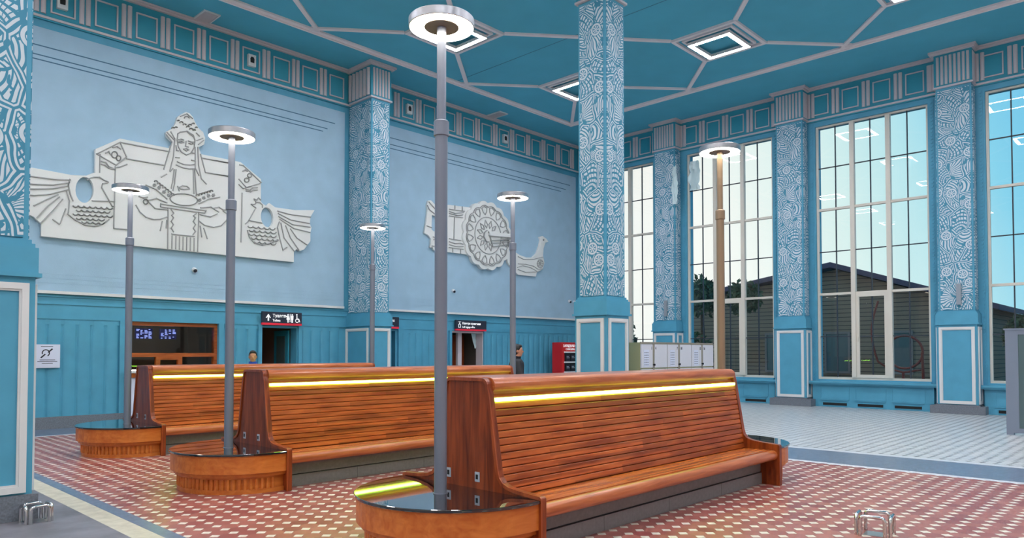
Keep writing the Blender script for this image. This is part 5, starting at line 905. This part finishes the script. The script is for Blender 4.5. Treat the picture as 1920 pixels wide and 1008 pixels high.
# notice with a crossed ear symbol beside the near column
O = (4.2, YA-.09, 1.28); t = thing('wall_notice', O, 'white notice with a struck-through ear symbol on the ribbed blue wall', 'notice')
m_ = MB(); m_.box(3.96, 4.43, YA-.085, YA-.07, 1.28, 1.77); m_.build('board', M['paper'], t, O)
m_ = MB(); y_ = YA-.088
for z, a, b in ((1.72, 4.08, 4.30), (1.44, 4.06, 4.34), (1.41, 4.02, 4.38), (1.37, 4.10, 4.30)): m_.box(a, b, y_, y_+.004, z, z+.012)
m_.prism([(4.07, 1.50), (4.09, 1.48), (4.17, 1.56), (4.15, 1.575)], y_, y_+.004, 1); m_.prism([(4.20, 1.61), (4.22, 1.595), (4.30, 1.67), (4.28, 1.69)], y_, y_+.004, 1)
for k in range(10):
    a0 = math.radians(-60+k*26); a1 = math.radians(-60+(k+1)*26)
    m_.prism([(4.17+.075*math.cos(a0), 1.59+.08*math.sin(a0)), (4.17+.075*math.cos(a1), 1.59+.08*math.sin(a1)), (4.17+.055*math.cos(a1), 1.59+.06*math.sin(a1)), (4.17+.055*math.cos(a0), 1.59+.06*math.sin(a0))], y_, y_+.004, 1)
m_.build('ear_symbol', M['ink'], t, O)

# ------------------------------------------------------------------ small wall devices
def dome_cam(x, z, label):
    O = (x, YA-.05, z); t = thing('security_camera', O, label, 'security camera')
    m_ = MB(); m_.tube([(x, YA-.05, z+.03), (x, YA-.09, z+.03)], .055, 20); m_.tube([(x, YA-.09, z+.03), (x, YA-.13, z)], [.05, .055], 16); m_.build('housing', M['camera_white'], t, O)
    m_ = MB(); m_.tube([(x, YA-.13, z), (x-.01, YA-.155, z-.012), (x-.015, YA-.17, z-.02)], [.045, .035, .012], 16); m_.build('lens', M['ink'], t, O)
for x, z, lb in ((7.22, 3.56, 'white dome camera on the left pale wall field below the relief'), (15.53, 3.57, 'white dome camera on the right pale wall field below the rosette'),
                 (21.48, 3.54, 'left one of two dome cameras at the wall corner'), (21.78, 3.53, 'right one of two dome cameras at the wall corner')): dome_cam(x, z, lb)
def speaker_a(x, label):
    z = 9.07; O = (x, YA-.03, z); t = thing('wall_speaker', O, label, 'speaker', 'small speakers in the frieze panels')
    m_ = MB(); m_.box(x-.10, x+.10, YA-.12, YA-.03, z-.15, z+.15); m_.build('case', M['white'], t, O)
    m_ = MB(); m_.prism([(x-.05, z-.06), (x+.05, z-.06), (x+.055, z+.04), (x+.03, z+.09), (x-.03, z+.09), (x-.055, z+.04)], YA-.124, YA-.118, 1); m_.build('grille', M['dark'], t, O)
for x, lb in ((4.36, 'small white and black speaker in the frieze, first from the left edge'), (8.61, 'small white and black speaker in the frieze above the left relief'),
              (13.70, 'small white and black speaker in the frieze just right of the wall column'), (17.93, 'small white and black speaker in the frieze above the right relief')): speaker_a(x, lb)
for p, lb in ((4.50, 'slim grey column speaker on the carved pilaster nearest the grey partition'), (13.3, 'slim grey column speaker on the carved pilaster behind the lockers')):
    O = (21.70, p, 2.85); t = thing('column_speaker', O, lb, 'speaker', 'slim speakers on the pilasters')
    m_ = MB(); m_.box(21.62, 21.69, p-.055, p+.055, 2.85, 3.4); m_.build('case', M['speaker_grey'], t, O, bevel=.008)
    m_ = MB(); m_.box(21.69, 21.722, p-.02, p+.02, 2.95, 3.0); m_.box(21.69, 21.722, p-.02, p+.02, 3.25, 3.3); m_.build('bracket', M['alu'], t, O)
for x, y, lb in ((7.3, 17.1, 'grey slatted vent in the ceiling above the left relief'), (17.15, 17.05, 'grey slatted vent in the ceiling above the right relief')):
    O = (x, y, ZC-.03); t = thing('ceiling_vent', O, lb, 'vent', 'vents along the ceiling edge')
    m_ = MB()
    for b_ in ((x-.2, x+.2, y-.34, y-.31), (x-.2, x+.2, y+.31, y+.34), (x-.2, x-.17, y-.31, y+.31), (x+.17, x+.2, y-.31, y+.31)): m_.box(*b_, ZC-.03, ZC)
    m_.build('vent_frame', M['white'], t, O)
    m_ = MB()
    for k in range(16): m_.box(x-.17, x+.17, y-.30+k*.0385, y-.285+k*.0385, ZC-.022, ZC-.006)
    m_.build('slats', M['mould'], t, O)

# ------------------------------------------------------------------ charging station
O = (20.6, 16.75, 0); t = thing('charging_station', O, 'red phone charging station with black lockers, against the north wall by the corner', 'charging station')
m_ = MB(); m_.box(19.9, 21.3, 16.5, 16.95, 0, 1.97); m_.build('cabinet', M['red'], t, O, bevel=.01)
m_ = MB(); m_.box(20.05, 21.25, 16.49, 16.5, .2, 1.62); bk = m_.build('back_panel', M['dark'], t, O)
for r_ in range(4):
    m_ = MB(); z = 1.62-r_*.36; m_.box(20.02, 21.27, 16.44, 16.5, z-.03, z+.02); m_.build('shelf', M['camera_white'], t, O)
for r_ in range(4):
    for c_ in range(4):
        a = 20.1+c_*.29; z = 1.28-r_*.36
        m_ = MB(); m_.box(a, a+.22, 16.46, 16.49, z, z+.25); q = m_.build('charging_box', M['ink'], t, O)
        m_ = MB(); m_.box(a+.03, a+.19, 16.455, 16.46, z+.12, z+.14); m_.box(a+.03, a+.15, 16.455, 16.46, z+.17, z+.19); m_.build('box_label', M['socket'], q, O)
text_mesh('lettering', '\u0417\u0410\u0420\u042f\u0414\u041d\u0410\u042f \u0421\u0422\u0410\u041d\u0426\u0418\u042f', .125, M['sign_white'], t, (0, 16.49-O[1], 1.80), (PI/2, 0, 0), 'CENTER', xs=.95, bold=.002)
text_mesh('lettering', 'CHARGING STATION', .10, M['sign_white'], t, (0, 16.49-O[1], 1.69), (PI/2, 0, 0), 'CENTER', xs=1.0, bold=.001)

# ------------------------------------------------------------------ luggage lockers
LX, LY = 12.52, 8.28
nums = [('1', '4'), ('7', '10'), ('13', '16')]
UN = ['first unit beside the free-standing column', 'middle unit', 'last unit beside the tan lamp post']
for u in range(3):
    x0 = LX+u*1.02; O = (x0+.5, LY+.3, 0)
    t = thing('locker_unit', O, 'pale locker unit numbered %s and %s, %s' % (nums[u][0], nums[u][1], UN[u]), 'lockers', 'automatic luggage lockers')
    m_ = MB(); m_.box(x0, x0+1.01, LY+.02, LY+.65, 0, 1.81); m_.build('case', M['locker_side'], t, O)
    m_ = MB(); m_.box(x0+.445, x0+.515, LY, LY+.02, 0, 1.79)
    m_.box(x0, x0+1.01, LY, LY+.02, 1.785, 1.82); m_.build('rail', M['locker_rail'], t, O)
    for r_ in range(3):
        z1 = 1.775-r_*.52
        for c_, (a, b) in enumerate(((x0+.01, x0+.44), (x0+.52, x0+1.0))):
            m_ = MB(); m_.box(a, b, LY-.005, LY+.018, z1-.49, z1); dr = m_.build('locker_door', M['locker'], t, O)
            num = str(int(nums[u][c_])+r_)
            text_mesh('number', num, .085, M['ink'], dr, ((b-.02 if c_ == 0 else a+.02)-O[0], LY-.006-O[1], z1-.11), (PI/2, 0, 0), 'RIGHT' if c_ == 0 else 'LEFT', bold=.002, xs=.8)
            m_ = MB(); kx = b+.025 if c_ == 0 else a-.025; m_.tube([(kx, LY, z1-.43), (kx, LY-.02, z1-.43)], .014, 10); m_.box(kx-.004, kx+.004, LY-.035, LY-.018, z1-.45, z1-.41); m_.build('lock', M['ink'], dr, O)
    m_ = MB(); m_.box(x0+.06, x0+.17, LY-.008, LY-.005, 1.34, 1.64) if False else m_.box(x0+.10, x0+.30, LY-.009, LY-.005, 1.31, 1.66); nt_ = m_.build('instruction_sheet', M['paper'], t, O)
    m_ = MB()
    for r_ in range(6):
        for c_ in range(4): m_.box(x0+.125+c_*.042, x0+.145+c_*.042, LY-.011, LY-.009, 1.34+r_*.05, 1.355+r_*.05)
    m_.build('printed_marks', M['ink'], nt_, O)

# ------------------------------------------------------------------ grey partition at the right edge
O = (16.95, 1.6, 0); t = thing('partition_screen', O, 'grey metal-framed partition panel with a dull green pane at the right edge', 'partition')
for a, b in ((2.62, 2.74), (1.22, 1.34)): MB().box(16.9, 17.0, a, b, 0, 2.06).build('post', M['partition'], t, O)
m_ = MB(); m_.box(16.92, 16.98, 1.34, 2.62, 0.04, 2.04); 
frame_rect(m_, 16.92, 1.34, 2.62, .04, 2.04, .09, .02, 0, 0); m_.box(16.88, 17.0, 1.22, 2.76, 2.04, 2.07); m_.build('panel_frame', M['partition'], t, O)
m_ = MB(); m_.box(16.912, 16.92, 1.43, 2.53, .13, 1.95); m_.build('pane', M['partition_glass'], t, O)

# ------------------------------------------------------------------ low steel guard rails round the floor boxes
def guard(cx, cy, rot, label, h=.175, s=.135):
    t = thing('floor_guard', (cx, cy, 0), label, 'guard rail', rz=rot)
    for k in range(4):
        a = k*PI/2; ca, sa = math.cos(a), math.sin(a)
        def P(u, v, z): return (u*ca-v*sa, u*sa+v*ca, z)
        r = .035; pts = [P(-s*.72, s, 0), P(-s*.72, s, h-r)]
        for j in range(1, 5): g_ = PI/2*j/4; pts.append(P(-s*.72+r*(1-math.cos(g_)), s, h-r+r*math.sin(g_)))
        for j in range(0, 5): g_ = PI/2*j/4; pts.append(P(s*.72-r+r*math.sin(g_), s, h-r+r*math.cos(g_)))
        pts.append(P(s*.72, s, 0))
        MB().tube(pts, .0155, 12).build('rail', M['chrome'], t)
    m_ = MB(); m_.box(-.085, .085, -.085, .085, 0, .006); m_.build('floor_box_lid', M['alu'], t)
    return t
guard(6.83, 2.09, math.radians(8), 'polished steel floor guard on the red tiles at the lower right')
guard(1.86, 8.0, math.radians(4), 'polished steel floor guard at the foot of the near left column', .16, .105)

# torn plastic film left on the second window and pilaster
def film(name, loc, label, w_, h_, seed, ax):
    t = MB(); rr = random.Random(seed); nx, nz = 7, 12; vs = []
    for i in range(nz):
        for j in range(nx):
            wd = w_*(1-.5*abs(i/nz-.5))*(1+.25*rr.uniform(-1, 1))
            u = (j/(nx-1)-.5)*wd; d = .05*math.sin(j*1.7+i*.6)+.02*rr.random()
            vs.append((loc[0]-.03-abs(d), loc[1]+u, loc[2]-h_*i/(nz-1)))
    t.add(vs, [(i*nx+j, i*nx+j+1, (i+1)*nx+j+1, (i+1)*nx+j) for i in range(nz-1) for j in range(nx-1)], 0, True)
    tag(t.build(name, M['film'], None, loc), label, 'plastic film')
film('plastic_film', (XB+.13, 12.45, 8.2), 'torn translucent plastic film hanging in the top corner of the second window', .42, 1.0, 3, 0)
film('plastic_film', (21.74, 12.93, 8.0), 'torn plastic film hanging down the side of the carved pilaster behind the lockers', .22, 1.3, 8, 0)

# ------------------------------------------------------------------ people (bodies are one remeshed surface; clothes are children)
def capsule(bm, a, b, ra, rb, seg=12):
    a = Vector(a); b = Vector(b); d = b-a; L = d.length; q = d.to_track_quat('Z', 'Y').to_matrix().to_4x4()
    bmesh.ops.create_cone(bm, cap_ends=True, segments=seg, radius1=ra, radius2=rb, depth=L, matrix=Matrix.Translation((a+b)/2) @ q)
    for p, r in ((a, ra), (b, rb)): bmesh.ops.create_uvsphere(bm, u_segments=seg, v_segments=8, radius=r, matrix=Matrix.Translation(p))
def ell3(bm, c, r, rot=None):
    mt = Matrix.Translation(c) @ (rot or Matrix.Identity(4)) @ Matrix.Diagonal((r[0], r[1], r[2], 1))
    bmesh.ops.create_uvsphere(bm, u_segments=20, v_segments=14, radius=1, matrix=mt)
def remesh(name, bm, vox, m, parent=None, smooth=4):
    me = bpy.data.meshes.new(name); bm.to_mesh(me); bm.free(); o = bpy.data.objects.new(name, me); COL.objects.link(o)
    r = o.modifiers.new('r', 'REMESH'); r.mode = 'VOXEL'; r.voxel_size = vox; r.use_smooth_shade = True
    s = o.modifiers.new('s', 'SMOOTH'); s.iterations = smooth; s.factor = .5
    dg = bpy.context.evaluated_depsgraph_get(); nm = bpy.data.meshes.new_from_object(o.evaluated_get(dg)); o.modifiers.clear(); o.data = nm; bpy.data.meshes.remove(me)
    nm.materials.clear(); nm.materials.append(m)
    for p in nm.polygons: p.use_smooth = True
    if parent: o.parent = parent
    return o
def person(loc, rz, hgt, label, skin, top_m, stride=.0, head_turn=0, collar=None):
    k = hgt/1.75
    J = dict(hipL=(0, .09, .92), hipR=(0, -.09, .92), neck=(0.01, 0, 1.46), chest=(0, 0, 1.28), belly=(0, 0, 1.05),
             shL=(0, .19, 1.42), shR=(0, -.19, 1.42))
    s = stride
    kneeL = (.16*s+.03, .10, .50); ankL = (.34*s, .10, .09); kneeR = (-.05*s+.03, -.10, .49); ankR = (-.38*s, -.10, .10+.05*s)
    elL = (-.12*s-.02, .25, 1.14); wrL = (.02-.14*s, .25, .90); elR = (.08*s-.02, -.25, 1.14); wrR = (.22*s+.03, -.24, .91)
    bm = bmesh.new(); HT = Matrix.Rotation(head_turn, 4, 'Z')
    def H(x, y, z): v = HT @ Vector((x, y, 0)); return (v.x+.02, v.y, z)
    ell3(bm, H(0, 0, 1.655), (.098, .078, .108), HT); ell3(bm, H(.025, 0, 1.60), (.068, .060, .085), HT); ell3(bm, H(.055, 0, 1.545), (.03, .03, .022))
    capsule(bm, H(.085, 0, 1.655), H(.108, 0, 1.622), .010, .016, 8)
    for sy in (-1, 1):
        ell3(bm, H(-.005, sy*.080, 1.635), (.018, .010, .032), HT); capsule(bm, H(.078, sy*.015, 1.672), H(.066, sy*.05, 1.672), .012, .012, 8)
    capsule(bm, H(.090, -.018, 1.585), H(.090, .018, 1.585), .010, .010, 8)
    capsule(bm, (0, 0, 1.40), (0.015, 0, 1.57), .062, .055)
    for a, b, ra, rb in (((0, 0, 1.38), (0, 0, 1.05), .13, .115), ((0, 0, 1.05), (0, 0, .93), .115, .13), (J['shL'], J['shR'], .055, .055), (J['hipL'], J['hipR'], .10, .10),
                         (J['shL'], elL, .05, .04), (elL, wrL, .04, .026), (J['shR'], elR, .05, .04), (elR, wrR, .04, .026),
                         (J['hipL'], kneeL, .085, .055), (kneeL, ankL, .052, .036), (J['hipR'], kneeR, .085, .055), (kneeR, ankR, .052, .036),
                         (ankL, (ankL[0]+.17, ankL[1], .035), .035, .03), (ankR, (ankR[0]+.16, ankR[1], .04+.03*s), .035, .03)): capsule(bm, a, b, ra, rb)
    for wr, sy in ((wrL, 1), (wrR, -1)):
        wr = Vector(wr); ell3(bm, wr+Vector((.01, 0, -.055)), (.036, .018, .05))
        for f_, (dx, L_) in enumerate(((-.024, .058), (-.008, .07), (.01, .075), (.027, .066))):
            a = wr+Vector((dx+.01, 0, -.09)); b = a+Vector((.006, -sy*.012, -L_*.55)); c_ = b+Vector((.012, -sy*.02, -L_*.4)); capsule(bm, a, b, .0095, .009, 8); capsule(bm, b, c_, .009, .008, 8)
        a = wr+Vector((.03, 0, -.035)); capsule(bm, a, a+Vector((.03, -sy*.012, -.03)), .012, .010, 8); capsule(bm, a+Vector((.03, -sy*.012, -.03)), a+Vector((.035, -sy*.02, -.058)), .010, .009, 8)
    root = remesh('person', bm, .0075, skin)
    tag(root, label, 'person')
    bm = bmesh.new()
    ell3(bm, H(-.018, 0, 1.675), (.102, .086, .105), HT); ell3(bm, H(-.04, 0, 1.63), (.085, .082, .085), HT); ell3(bm, H(.035, 0, 1.735), (.055, .068, .035), HT)
    remesh('hair', bm, .010, M['hair'], root, 2)
    e = MB()
    for sy in (-1, 1):
        p = H(.083, sy*.032, 1.652); e.lathe([(0, p[2]-.007), (.009, p[2]), (0, p[2]+.007)], p[0], p[1], 8)
    e.build('eye', M['ink'], root)
    e = MB(); e.tube([H(.099, -.022, 1.584), H(.102, 0, 1.586), H(.099, .022, 1.584)], .004, 8); e.build('mouth', mat('lips', (150, 84, 76), .5), root)
    bm = bmesh.new()
    for a, b, ra, rb in (((0, 0, 1.36), (0, 0, 1.05), .155, .14), ((0, 0, 1.05), (0, 0, .90), .14, .155), ((0, .165, 1.40), (0, -.165, 1.40), .078, .078), (J['shL'], elL, .072, .06), (elL, Vector(wrL)+Vector((0, 0, .03)), .06, .043), (J['shR'], elR, .072, .06), (elR, Vector(wrR)+Vector((0, 0, .03)), .06, .043), ((0, 0, 1.40), (0, 0, 1.49), .10, .078)): capsule(bm, a, b, ra, rb)
    remesh('jacket', bm, .012, top_m, root, 5)
    if collar:
        e = MB(); e.lathe([(.070, 1.47), (.082, 1.50), (.086, 1.535), (.078, 1.53), (.066, 1.48)], .005, 0, 20); e.build('collar', collar, root)
    bm = bmesh.new()
    for a, b, ra, rb in ((J['hipL'], J['hipR'], .115, .115), (J['hipL'], kneeL, .10, .072), (kneeL, (ankL[0], ankL[1], ankL[2]+.01), .072, .058), (J['hipR'], kneeR, .10, .072), (kneeR, (ankR[0], ankR[1], ankR[2]+.01), .072, .058)): capsule(bm, a, b, ra, rb)
    remesh('trousers', bm, .012, M['trouser'], root, 4)
    for an, up in ((ankL, 0), (ankR, .03*s)):
        bm = bmesh.new(); capsule(bm, (an[0]-.03, an[1], .045+up), (an[0]+.18, an[1], .04+up*.5), .045, .038); remesh('shoe', bm, .010, M['shoe'], root, 2)
    root.location = loc; root.rotation_euler = (0, 0, rz); root.scale = (k, k, k)
    return root
person((6.82, 13.62, 0), math.radians(-118), 1.62, 'person with short black hair and a blue collar behind the farthest bench', M['skin2'], M['shirt_blue'], 0, 0, M['shirt_blue'])
person((10.14, 9.54, 0), math.radians(-38), 1.74, 'person in a dark jacket walking behind the lamp post of the middle bench', M['skin'], M['jacket'], .8, math.radians(-8), M['ink'])

# ------------------------------------------------------------------ outside
M['ground'] = mat('grey_forecourt', (96, 98, 100), .9, noise=.2, nscale=2)
tag(MB().box(XB+.46, 90, -60, 70, -.5, -.32).build('ground_outside', M['ground']), kind='structure')
sd = bpy.data.materials.new('brown_plank_siding'); sd.use_nodes = True; n = sd.node_tree; b_ = n.nodes['Principled BSDF']; b_.inputs['Roughness'].default_value = .8
tcx = n.nodes.new('ShaderNodeTexCoord'); sx = n.nodes.new('ShaderNodeSeparateXYZ'); n.links.new(tcx.outputs['Object'], sx.inputs[0])
mm = n.nodes.new('ShaderNodeMath'); mm.operation = 'DIVIDE'; mm.inputs[1].default_value = .2; n.links.new(sx.outputs[2], mm.inputs[0])
fr_ = n.nodes.new('ShaderNodeMath'); fr_.operation = 'FRACT'; n.links.new(mm.outputs[0], fr_.inputs[0])
r_ = n.nodes.new('ShaderNodeValToRGB'); n.links.new(fr_.outputs[0], r_.inputs[0]); r_.color_ramp.interpolation = 'CONSTANT'
r_.color_ramp.elements[0].color = lin((60, 56, 54)); r_.color_ramp.elements[1].position = .16; r_.color_ramp.elements[1].color = lin((132, 120, 106))
n.links.new(r_.outputs[0], b_.inputs['Base Color'])
M['siding'] = sd; M['roof'] = mat('dark_violet_roof', (70, 66, 92), .7); M['bark'] = mat('bark', (70, 58, 48), .9)
M['leaf'] = mat('dusk_foliage', (70, 88, 64), .9, noise=.4, nscale=6); M['rust'] = mat('red_brown_steel', (120, 52, 44), .6)
def gable_house(name, x0, x1, y0, y1, zw, zr, label, windows=(), dz=0):
    O = ((x0+x1)/2, (y0+y1)/2, -.32); t = thing(name, O, label, 'building')
    ym = (y0+y1)/2-dz; zl = zw+dz; q = MB(); q.prism([(y0, -.32), (y1, -.32), (y1, zl), (ym, zr), (y0, zw)], x0, x1, 0); q.build('walls', M['siding'], t, O)
    q = MB()
    for s_ in (-1, 1):
        ye = y0-.6 if s_ < 0 else y1+.6; zz = zw if s_ < 0 else zl; ze = zz-(zr-zz)*.6/((y1-y0)/2)
        q.prism([(ym, zr+.05), (ye, ze+.05), (ye, ze+.28), (ym, zr+.3)], x0-.7, x1+.5, 0)
    q.build('roof', M['roof'], t, O)
    for (a, b, z0, z1) in windows:
        q = MB(); frame_rect(q, x0, a, b, z0, z1, .1, .06, 0, 0); w__ = q.build('window', M['kick'], t, O)
        q = MB(); q.box(x0-.02, x0, a+.1, b-.1, z0+.1, z1-.1); q.build('pane', M['partition_glass'], w__, O)
gable_house('wooden_building', 36, 50, 6.5, 20.6, 3.5, 5.62, 'dark plank-clad building with a gabled roof outside the tall windows', [(12.0, 13.2, .6, 2.6), (9.3, 10.4, .6, 2.6), (15.0, 16.2, .6, 2.6)], .9)
gable_house('wooden_building', 44, 54, -4.5, 5.6, 3.1, 5.0, 'lower dark building seen through the right end of the tall windows', [(1.0, 2.2, .6, 2.2), (3.2, 4.2, .6, 2.2)])
tag(MB().prism([(3.3-.1, 1.4), (3.3-2.6, 1.3), (3.3-2.6, 4.2), (3.3-.1, 4.35)], 46-8, 46-7.4, 0).build('billboard', M['rust'], None, (38, 2, 2.8)), 'dark red upright panel outside at the right edge of the last window', 'panel')
def tree(x, y, h, r, seed, label, conifer=False):
    rr = random.Random(seed); O = (x, y, -.32); t = thing('conifer_tree' if conifer else 'leafy_tree', O, label, 'tree', 'trees outside the windows')
    q = MB(); q.tube([(x, y, -.32), (x+.05, y, h*.5), (x, y+.05, h*.92)], [.16, .10, .03], 8); q.build('trunk', M['bark'], t, O)
    q = MB()
    for k in range(1500):
        if conifer:
            u = rr.random()**.8; z = .8+(h-.8)*(1-u)*1.0; rad = r*(u*.95+.05)*(.75+.25*math.sin(z*9)); a = rr.random()*2*PI; d = rad*math.sqrt(rr.random()); c_ = Vector((x+d*math.cos(a), y+d*math.sin(a), z-.12*d))
        else:
            a = rr.random()*2*PI; ph = math.acos(rr.uniform(-1, 1)); rad = r*(rr.random()**.4)*(.8+.25*math.sin(3*a+seed)); c_ = Vector((x+rad*math.sin(ph)*math.cos(a), y+rad*math.sin(ph)*math.sin(a), h-r*.95+rad*.95*math.cos(ph)))
        s_ = rr.uniform(.09, .2); e1 = Vector((rr.uniform(-1, 1), rr.uniform(-1, 1), rr.uniform(-1, 1))).normalized(); e2 = e1.cross(Vector((rr.uniform(-1, 1), rr.uniform(-1, 1), rr.uniform(-1, 1)))).normalized()
        q.add([c_-e1*s_, c_+e2*s_*.5, c_+e1*s_, c_-e2*s_*.5], [(0,1,2,3)])
    q.build('foliage', M['leaf'], t, O)
TR = [(29, 19.9, 3.9, .8, 1, 1, 'tall pointed conifer outside the leftmost window'), (30.5, 22.1, 3.1, 1.2, 2, 0, 'round bushy tree outside the leftmost window, left of the conifer'),
      (32, 17.6, 5.4, 1.1, 3, 0, 'leafy tree outside the second window, left side'), (32.5, 15.7, 5.1, .9, 4, 0, 'leafy tree outside the second window, behind the tan lamp post'),
      (29, 16.7, 2.6, 1.2, 5, 0, 'low dark bush outside the second window'), (36, 5.2, 3.2, 1.0, 6, 0, 'small leafy tree outside the last window, left one'), (36, 3.4, 3.4, .7, 7, 1, 'small conifer outside the last window, right one'),
      (30, 24.5, 3.2, 1.6, 8, 0, 'broad dark bush outside the leftmost window')]
for x, y, h, r, sd_, cf, lb in TR: tree(x, y, h, r, sd_, lb, bool(cf))
O = (30.0, 8.15, -.32); t = thing('ring_sculpture', O, 'curved red-brown steel ring standing outside the third window', 'sculpture')
q = MB(); q.tube([(30, 8.05+.62*math.cos(a), 1.62+.62*math.sin(a)) for a in [2*PI*k/40 for k in range(41)]], .045, 8, cap=False); q.build('ring', M['rust'], t, O)
q = MB(); q.tube([(30, 8.95+.25*math.sin(k/14*3), 3.6-2.35*k/14) for k in range(15)]+[(30, 8.6, .98), (30, 8.1, .85), (30, 7.5, .95)], .04, 8); q.build('curved_arm', M['rust'], t, O)
q = MB(); q.tube([(30, 8.1, -.32), (30, 8.1, .85)], .05, 8); q.tube([(30, 7.4, -.32), (30, 7.45, 1.6)], .05, 8); q.build('stand', M['rust'], t, O)
